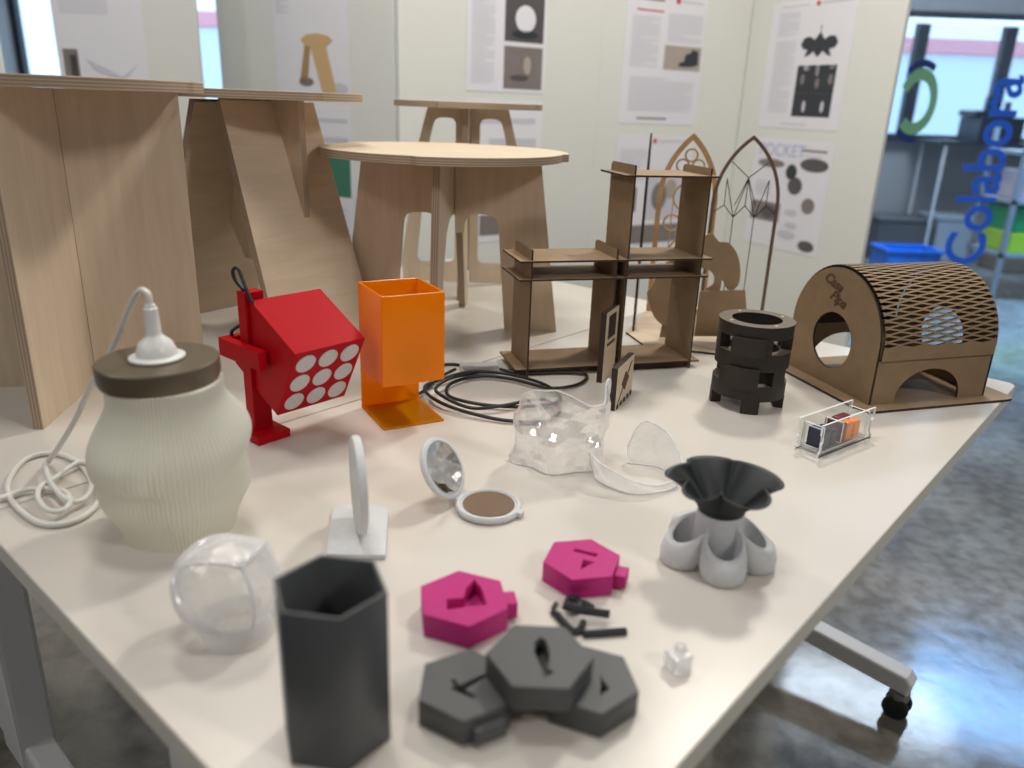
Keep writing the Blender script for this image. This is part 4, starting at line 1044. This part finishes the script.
def masks():
    c = Vector((.066, .962, TZ + .001))
    t = thing('face_shell', tuple(c), 'standing clear formed plastic half mask with a wavy top, in front of the wooden tiles', 'plastic shell')
    def top(u):
        k = [(0, .060), (.08, .082), (.18, .100), (.30, .110), (.42, .114), (.52, .104), (.62, .092), (.74, .094), (.85, .118), (.92, .114), (1, .07)]
        for (a, ra), (b, rb) in zip(k[:-1], k[1:]):
            if u <= b: q = (u - a) / (b - a); return ra + (rb - ra) * q
        return k[-1][1]
    def fn(u, v):
        a = radians(170 + 215 * u); z = v * top(u)
        r = .056 + .004 * sin(6 * a) * (1 - v * .4)
        # nose and cheeks pushed out
        r += .012 * math.exp(-((u - .45) / .10) ** 2 - ((v - .35) / .20) ** 2) - .009 * math.exp(-((u - .28) / .07) ** 2 - ((v - .55) / .16) ** 2) - .009 * math.exp(-((u - .62) / .07) ** 2 - ((v - .55) / .16) ** 2)
        r += .010 * v * v * (u - .5) * 0.8 + .003 * sin(17 * u + 9 * v)
        return (c.x + r * 1.06 * cos(a), c.y + r * .78 * sin(a) , c.z + z)
    bm = bmesh.new(); shell(bm, fn, 30, 14)
    rnd = random.Random(4)
    for v in bm.verts:
        if len(v.link_edges) == 4:
            nn = noise.noise(v.co * 45); v.co += Vector((v.co.x - c.x, v.co.y - c.y, 0)).normalized() * (.006 * nn + rnd.uniform(-.0008, .0008))
    bmesh.ops.triangulate(bm, faces=bm.faces); fin('shell', bm, 'vac', t)
    bm = bmesh.new(); rim(bm, fn, 44, 22); fin('rim', bm, 'acrylic_edge', t, smooth=True)
    c = Vector((.164, .914, TZ + .001))
    t2 = thing('face_shell', tuple(c), 'low clear plastic collar shaped piece with two raised tips, behind the flower vase', 'plastic shell')
    def fn2(u, v):
        a = radians(165 + 290 * u); r = .052 + .016 * v * (abs(u - .5) * 1.2 + .15)
        kk = [(0, .012), (.05, .034), (.12, .036), (.30, .020), (.45, .011), (.58, .012), (.70, .030), (.82, .048), (.93, .060), (.97, .050), (1, .020)]
        for (qa, ra), (qb, rb) in zip(kk[:-1], kk[1:]):
            if u <= qb: h = ra + (rb - ra) * (u - qa) / (qb - qa); break
        r += .002 * sin(25 * u + 5 * v)
        return (c.x + r * .98 * cos(a), c.y + r * .85 * sin(a), c.z + v * h)
    bm = bmesh.new(); shell(bm, fn2, 48, 10); fin('shell', bm, 'vac2', t2, smooth=True)
    bm = bmesh.new(); rim(bm, fn2, 48, 10); fin('rim', bm, 'acrylic_edge', t2, smooth=True)
    # lobed frosted mould at the left
    c = Vector((-.243, .590, TZ))
    t3 = thing('formed_dome', tuple(c), 'frosted clear plastic dome with raised branching ridges, beside the dark hexagonal box', 'plastic shell')
    ax = Matrix.Translation(c + Vector((.004, 0, .048))) @ Matrix.Rotation(radians(-48), 4, Vector((0, 1, 0))) @ Matrix.Rotation(radians(35), 4, Vector((1, 0, 0)))
    axd = Vector((.50, -.42, .75)).normalized(); ax = Matrix.Translation(c + Vector((-.001, .004, .0385))) @ axd.to_track_quat('Z', 'Y').to_matrix().to_4x4()
    def fn3(u, v):
        th_ = v * pi * .52; a = 2 * pi * u
        r = .041
        rid = max(0, cos(a - .4), cos(a - .4 - 2 * pi / 3), cos(a - .4 + 2 * pi / 3)) ** 10 * sin(min(th_ * 1.6, pi / 2)) * .007
        rr = r + rid + .0008 * sin(40 * a)
        p = Vector((rr * sin(th_) * cos(a), rr * sin(th_) * sin(a), rr * cos(th_) * .9))
        return ax @ p
    bm = bmesh.new(); shell(bm, fn3, 72, 24); fin('dome', bm, 'vac2', t3, smooth=True)
    for k in range(3):
        bm = bmesh.new(); tube(bm, [fn3((.4 + 2 * pi * k / 3) / (2 * pi), v / 10) for v in range(0, 9)], lambda q: .0026 * (1 - .4 * q), 8, 4); fin('ridge', bm, 'ridge', t3, smooth=True)
    bm = bmesh.new(); lathe(bm, [(.040, -.012), (.0475, -.011), (.0495, -.004), (.0485, .001), (.042, .0025)], seg=48, mw=ax, cap0=False, cap1=False); fin('flange', bm, 'ridge', t3, smooth=True)
    bm = bmesh.new(); lathe(bm, [(.031, .0005), (.030, .012), (.026, .020)], (c.x + .008, c.y - .012, TZ), 48, cap0=False, cap1=False); fin('foot', bm, 'vac2', t3, smooth=True)
masks()

# ------------------------------------------------------------------ mirrors
def compact():
    c = Vector((-.022, .817, TZ)); t = thing('compact_mirror', tuple(c), 'open round white pocket mirror with a brown inner disc', 'mirror')
    bm = bmesh.new(); lathe(bm, [(.034, .0002), (.038, .002), (.0385, .006), (.037, .0085), (.034, .009), (.0325, .007)], c, 56); fin('case', bm, 'marble', t, smooth=True, angle=.6)
    bm = bmesh.new(); lathe(bm, [(.0305, .0068), (.0305, .0082)], c, 48); fin('inner_disc', bm, 'powder', t)
    ha = radians(158); hd = Vector((cos(ha), sin(ha), 0)); hp = c + hd * .040 + Vector((0, 0, .006))
    side = Vector((-hd.y, hd.x, 0))
    ang = radians(121)           # opening angle
    # lid disc: starts closed over the case, rotated about the hinge
    dirv = (-hd) * cos(ang) + Vector((0, 0, 1)) * sin(ang)   # from hinge to lid centre
    nrm = side.cross(dirv).normalized()
    lc = hp + dirv * .040
    if nrm.dot(c - lc) < 0: nrm = -nrm
    mw = T3(lc, side, nrm.cross(side))
    if (mw.to_3x3() @ Vector((0, 0, 1))).dot(nrm) < 0: mw = mw @ Matrix.Rotation(pi, 4, 'X')
    bm = bmesh.new(); lathe(bm, [(.034, -.004), (.0375, -.003), (.0385, 0), (.0375, .003), (.0335, .004), (.0325, .0026)], seg=56, mw=mw); fin('lid', bm, 'marble', t, smooth=True, angle=.6)
    bm = bmesh.new(); lathe(bm, [(.0322, .0027), (.0322, .0036)], seg=48, mw=mw); fin('mirror_glass', bm, 'mirror', t)
    bm = bmesh.new(); tube(bm, [hp - side * .008, hp + side * .008], .0028, 10, 1, smooth=False); fin('hinge', bm, 'marble', t)
    bm = bmesh.new(); q = c - hd * .0395 + Vector((0, 0, .004)); box(bm, (-.004, -.005, -.003), (.004, .005, .004), bevel=.001, mw=T3(q, hd, side)); fin('latch', bm, 'marble', t)
compact()
def stand_mirror():
    t = thing('stand_mirror', (-.160, .752, TZ), 'round mirror seen edge on, standing in a flat pale grey base behind the hexagonal box', 'mirror')
    pts = [(-.200, .795), (-.190, .806), (-.146, .808), (-.136, .797), (-.124, .702), (-.185, .700)]
    plate('base', [pts], .006, Matrix.Translation((0, 0, TZ + .0032)), ['marble', 'marble'], t, bevel=.001)
    c = Vector((-.160, .752, TZ + .0600)); a = radians(107.5); d = Vector((cos(a), sin(a), 0))
    mw = T3(c, d, (0, 0, 1)); 
    n = mw.to_3x3() @ Vector((0, 0, 1))
    if n.x < 0: mw = mw @ Matrix.Rotation(pi, 4, 'Y')
    bm = bmesh.new(); lathe(bm, [(.048, -.005), (.0525, -.004), (.0535, 0), (.0525, .004), (.048, .005), (.0465, .0022)], seg=64, mw=mw); fin('frame', bm, 'marble', t, smooth=True, angle=.6)
    bm = bmesh.new(); lathe(bm, [(.046, .0023), (.046, .0032)], seg=56, mw=mw); fin('mirror_glass', bm, 'mirror', t)
stand_mirror()

# ------------------------------------------------------------------ hexagonal pieces
def hexa(r, ang, n=6): return [(r * cos(ang + 2 * pi * k / n), r * sin(ang + 2 * pi * k / n)) for k in range(n)]
def hex_box():
    c = Vector((-.1217, .467, TZ)); H_ = .129; ang = radians(-127.6)
    t = thing('hexagonal_box', tuple(c), 'tall open dark grey hexagonal container in the foreground', 'container')
    bm = bmesh.new()
    mw = Matrix.Translation((c.x, c.y, TZ + H_ / 2)); add_flat(bm, [hexa(.0415, ang), hexa(.0388, ang)], H_, mw, bevel=.0005)
    fin('wall', bm, 'grey_box', t)
    plate('bottom', [hexa(.0386, ang)], .003, Matrix.Translation((c.x, c.y, TZ + .002)), ['grey_box'], t)
hex_box()
def hex_tile(c, z, r, ang, h, mat, label, cuts, tabs=(), group=None):
    t = thing('hexagonal_tile', (c[0], c[1], TZ + z), label, 'hexagonal tile', group)
    bm = bmesh.new(); fl = h * .35
    add_flat(bm, [hexa(r, ang)], fl, Matrix.Translation((c[0], c[1], TZ + z + fl / 2)), bevel=.0004)
    add_flat(bm, [hexa(r, ang)] + cuts, h - fl, Matrix.Translation((c[0], c[1], TZ + z + fl + (h - fl) / 2)), bevel=.0004)
    fin('body', bm, mat, t)
    for a, w_, d_, z0, z1 in tabs:
        ap = r * cos(pi / 6); m = Matrix.Translation((c[0], c[1], TZ + z)) @ Matrix.Rotation(a, 4, 'Z')
        bm = bmesh.new(); box(bm, (ap + .0002, -w_ / 2, z0), (ap + d_, w_ / 2, z1), bevel=.001); bmesh.ops.transform(bm, matrix=m, verts=bm.verts); fin('tab', bm, mat, t)
    return t
def hexes():
    def cut(c, z, sc, x0, y0, pts):
        out = []
        for x, y in pts:
            p = at(x / sc + x0, y / sc + y0, z); out.append((p.x - c[0], p.y - c[1]))
        return out
    S = 836 / 270
    a1 = radians(160.3); c = (-.037, .610)
    hex_tile(c, 0.0, .0435, a1, .023, 'pink', 'magenta hexagonal tile with a recessed angular heart shape, nearer the grey tiles',
             [cut(c, .023, S, 390, 520, [(228, 241), (236, 210), (262, 183), (284, 212), (300, 262), (240, 268), (176, 277), (176, 244)])],
             tabs=[(a1 + radians(-150), .020, .0115, .003, .019)])
    a2 = radians(-167.6); c = (.0768, .684)
    hex_tile(c, 0.0, .0402, a2, .022, 'pink', 'magenta hexagonal tile with a slot and small triangle cut, farther back',
             [cut(c, .022, S, 390, 520, [(566, 96), (574, 88), (644, 104), (638, 114)]), cut(c, .022, S, 390, 520, [(598, 121), (634, 130), (588, 153)])],
             tabs=[(a2 + radians(150), .019, .012, .003, .017)])
    c = (-.0265, .497)
    hex_tile(c, 0.0, .0405, radians(-30), .0235, 'grey_print', 'dark grey hexagonal tile under the fish tile, on its left side',
             [cut(c, .0235, S, 390, 520, [(184, 496), (200, 492), (214, 512), (296, 474), (304, 482), (232, 524), (268, 545), (258, 552), (206, 530), (182, 520), (204, 512)])],
             tabs=[(radians(-60), .026, .0075, .002, .016)])
    c = (.0695, .509)
    hex_tile(c, 0.0, .0405, radians(-20), .0235, 'grey_print', 'dark grey hexagonal tile under the fish tile, on its right side',
             [cut(c, .0235, S, 390, 520, [(650, 478), (680, 522), (648, 542), (654, 512)])])
    c = (.0297, .506)
    hex_tile(c, .0237, .0420, radians(179.5), .0215, 'grey_print', 'dark grey hexagonal tile with a fish shaped cut, lying on top of two others',
             [cut(c, .0452, S, 390, 520, [(464, 362), (480, 368), (491, 395), (494, 425), (488, 458), (510, 474), (490, 478), (478, 492), (474, 470), (462, 440), (448, 410), (448, 380)])])
hexes()

# ------------------------------------------------------------------ black bits, clear cube
def bits():
    z = TZ + .003
    def W(px, py, dz=0): p = at(px, py); return Vector((p.x, p.y, z + dz))
    def flatbar(name, pts, w_, label, extra=None):
        t = bmesh.new(); tube(t, pts, w_, 6, 4); 
        if extra: extra(t)
        fin(name, t, 'black_print', label=label, cat='plastic piece', group='small black printed pieces')
    flatbar('black_piece', [W(583, 637, 0), W(600, 636, 0), W(626, 634, 0)], .0036, 'straight black stick piece, lowest of the loose black pieces')
    flatbar('black_piece', [W(563, 614, .007), W(580, 618, .006), W(609, 622, .0055)], .0040, 'black stick lying across the other loose black pieces')
    def loop(t):
        c = W(573, 607, .0015); tube(t, [c + Vector((.006 * cos(k * pi / 4), .009 * sin(k * pi / 4), 0)) for k in range(8)], .003, 6, 4, closed=True)
    flatbar('black_piece', [W(576, 606, .001), W(584, 607, .001), W(592, 611, .0)], .0036, 'black piece with a rounded loop end, beside the rear magenta tile', loop)
    def br(t):
        tube(t, [W(558, 618, 0), W(553, 612, 0), W(556, 606, 0)], .0022, 6, 4); tube(t, [W(558, 618, 0), W(551, 615, 0)], .002, 6, 2)
    flatbar('black_piece', [W(557, 617, 0), W(564, 626, 0), W(573, 634, 0), W(580, 632, 0), W(583, 625, 0)], .0036, 'branching black piece touching the fish tile', br)
    # clear cube: small two-part block
    c = at(677, 668); bm = bmesh.new(); mw = Matrix.Translation((c.x, c.y, TZ + .0003)) @ Matrix.Rotation(.5, 4, 'Z')
    t = thing('clear_cube', (c.x, c.y, TZ), 'tiny clear plastic cube on the table right of the black pieces', 'cube')
    box(bm, (-.009, -.009, 0), (.009, .009, .016), bevel=.002); bmesh.ops.transform(bm, matrix=mw, verts=bm.verts); fin('body', bm, 'vac2', t)
    bm = bmesh.new(); lathe(bm, [(.004, .0164), (.0055, .0175), (.0045, .021)], seg=16, mw=mw @ Matrix.Translation((.003, .002, 0))); fin('knob', bm, 'vac2', t, smooth=True)
bits()

# ------------------------------------------------------------------ flower vase
def vase():
    c = Vector((.224, .733, TZ)); t = thing('flower_vase', tuple(c), 'speckled grey vase of five leaning pots crowned by a black five petalled funnel', 'vase')
    K = 5; a0 = radians(-93)
    bm = bmesh.new()
    prof = [(.020, .001), (.026, .012), (.0265, .03), (.025, .046), (.0245, .053), (.0245, .056)]
    lathe(bm, prof, c, 40); fin('core', bm, 'marble', t, smooth=True)
    for k in range(K):
        a = a0 + 2 * pi * k / K; d = Vector((cos(a), sin(a), 0)); s = Vector((-d.y, d.x, 0))
        bm = bmesh.new(); N_ = 36
        def ring(r, h, off, slope, ru=1.0):
            out = []
            for i in range(N_):
                q = 2 * pi * i / N_
                # inner side of the mouth climbs the core in a rounded point
                z = h - slope * cos(q) + slope * .35 * max(0, -cos(q)) ** 3
                out.append(c + d * (off + r * ru * cos(q) - .25 * slope * max(0, -cos(q))) + s * r * sin(q) + Vector((0, 0, max(z, .0004))))
            return out
        R = [ring(.0205, .0005, .0395, 0), ring(.0225, .002, .0395, 0), ring(.0238, .013, .0385, 0), ring(.0230, .027, .0360, .002), ring(.0212, .036, .033, .009), ring(.0202, .0395, .0318, .0135),
             ring(.0182, .0395, .0318, .0135), ring(.0176, .034, .033, .009), ring(.0190, .018, .0365, 0), ring(.0185, .006, .0375, 0)]
        ring_loft(bm, R, 0, True, True, True)
        fin('pot', bm, 'marble', t, smooth=True, angle=1.2)
    # petalled funnel
    bm = bmesh.new(); SEG = 150
    notch = [radians(q) for q in (66, 137, 196, 250, 322, 426)]
    def lobe(a):
        a = a % (2 * pi)
        if a < notch[0]: a += 2 * pi
        for q0, q1 in zip(notch[:-1], notch[1:]):
            if a <= q1: return max(0, sin(pi * (a - q0) / (q1 - q0))) ** .55
        return 0
    def fr(u, inner):
        out = []
        for i in range(SEG):
            a = 2 * pi * i / SEG; lob = lobe(a)
            rim_r = .040 + .022 * lob
            r = .0235 + (rim_r - .0235) * u ** 1.15 - (.0016 if inner else 0)
            z = .0565 + .036 * u ** .85 + .004 * u * (1 - lob) - .003 * u ** 5 * lob + (.0014 if inner else 0)
            if inner: r -= .010 * (1 - u); z -= .012 * (1 - u)
            out.append(c + Vector((r * cos(a), r * sin(a), max(z, .0566))))
        return out
    R = [fr(k / 14, False) for k in range(15)] + [fr(1 - k / 14, True) for k in range(15)]
    ring_loft(bm, R, 0, True, True, True)
    fin('funnel', bm, 'black_print', t, smooth=True)
vase()
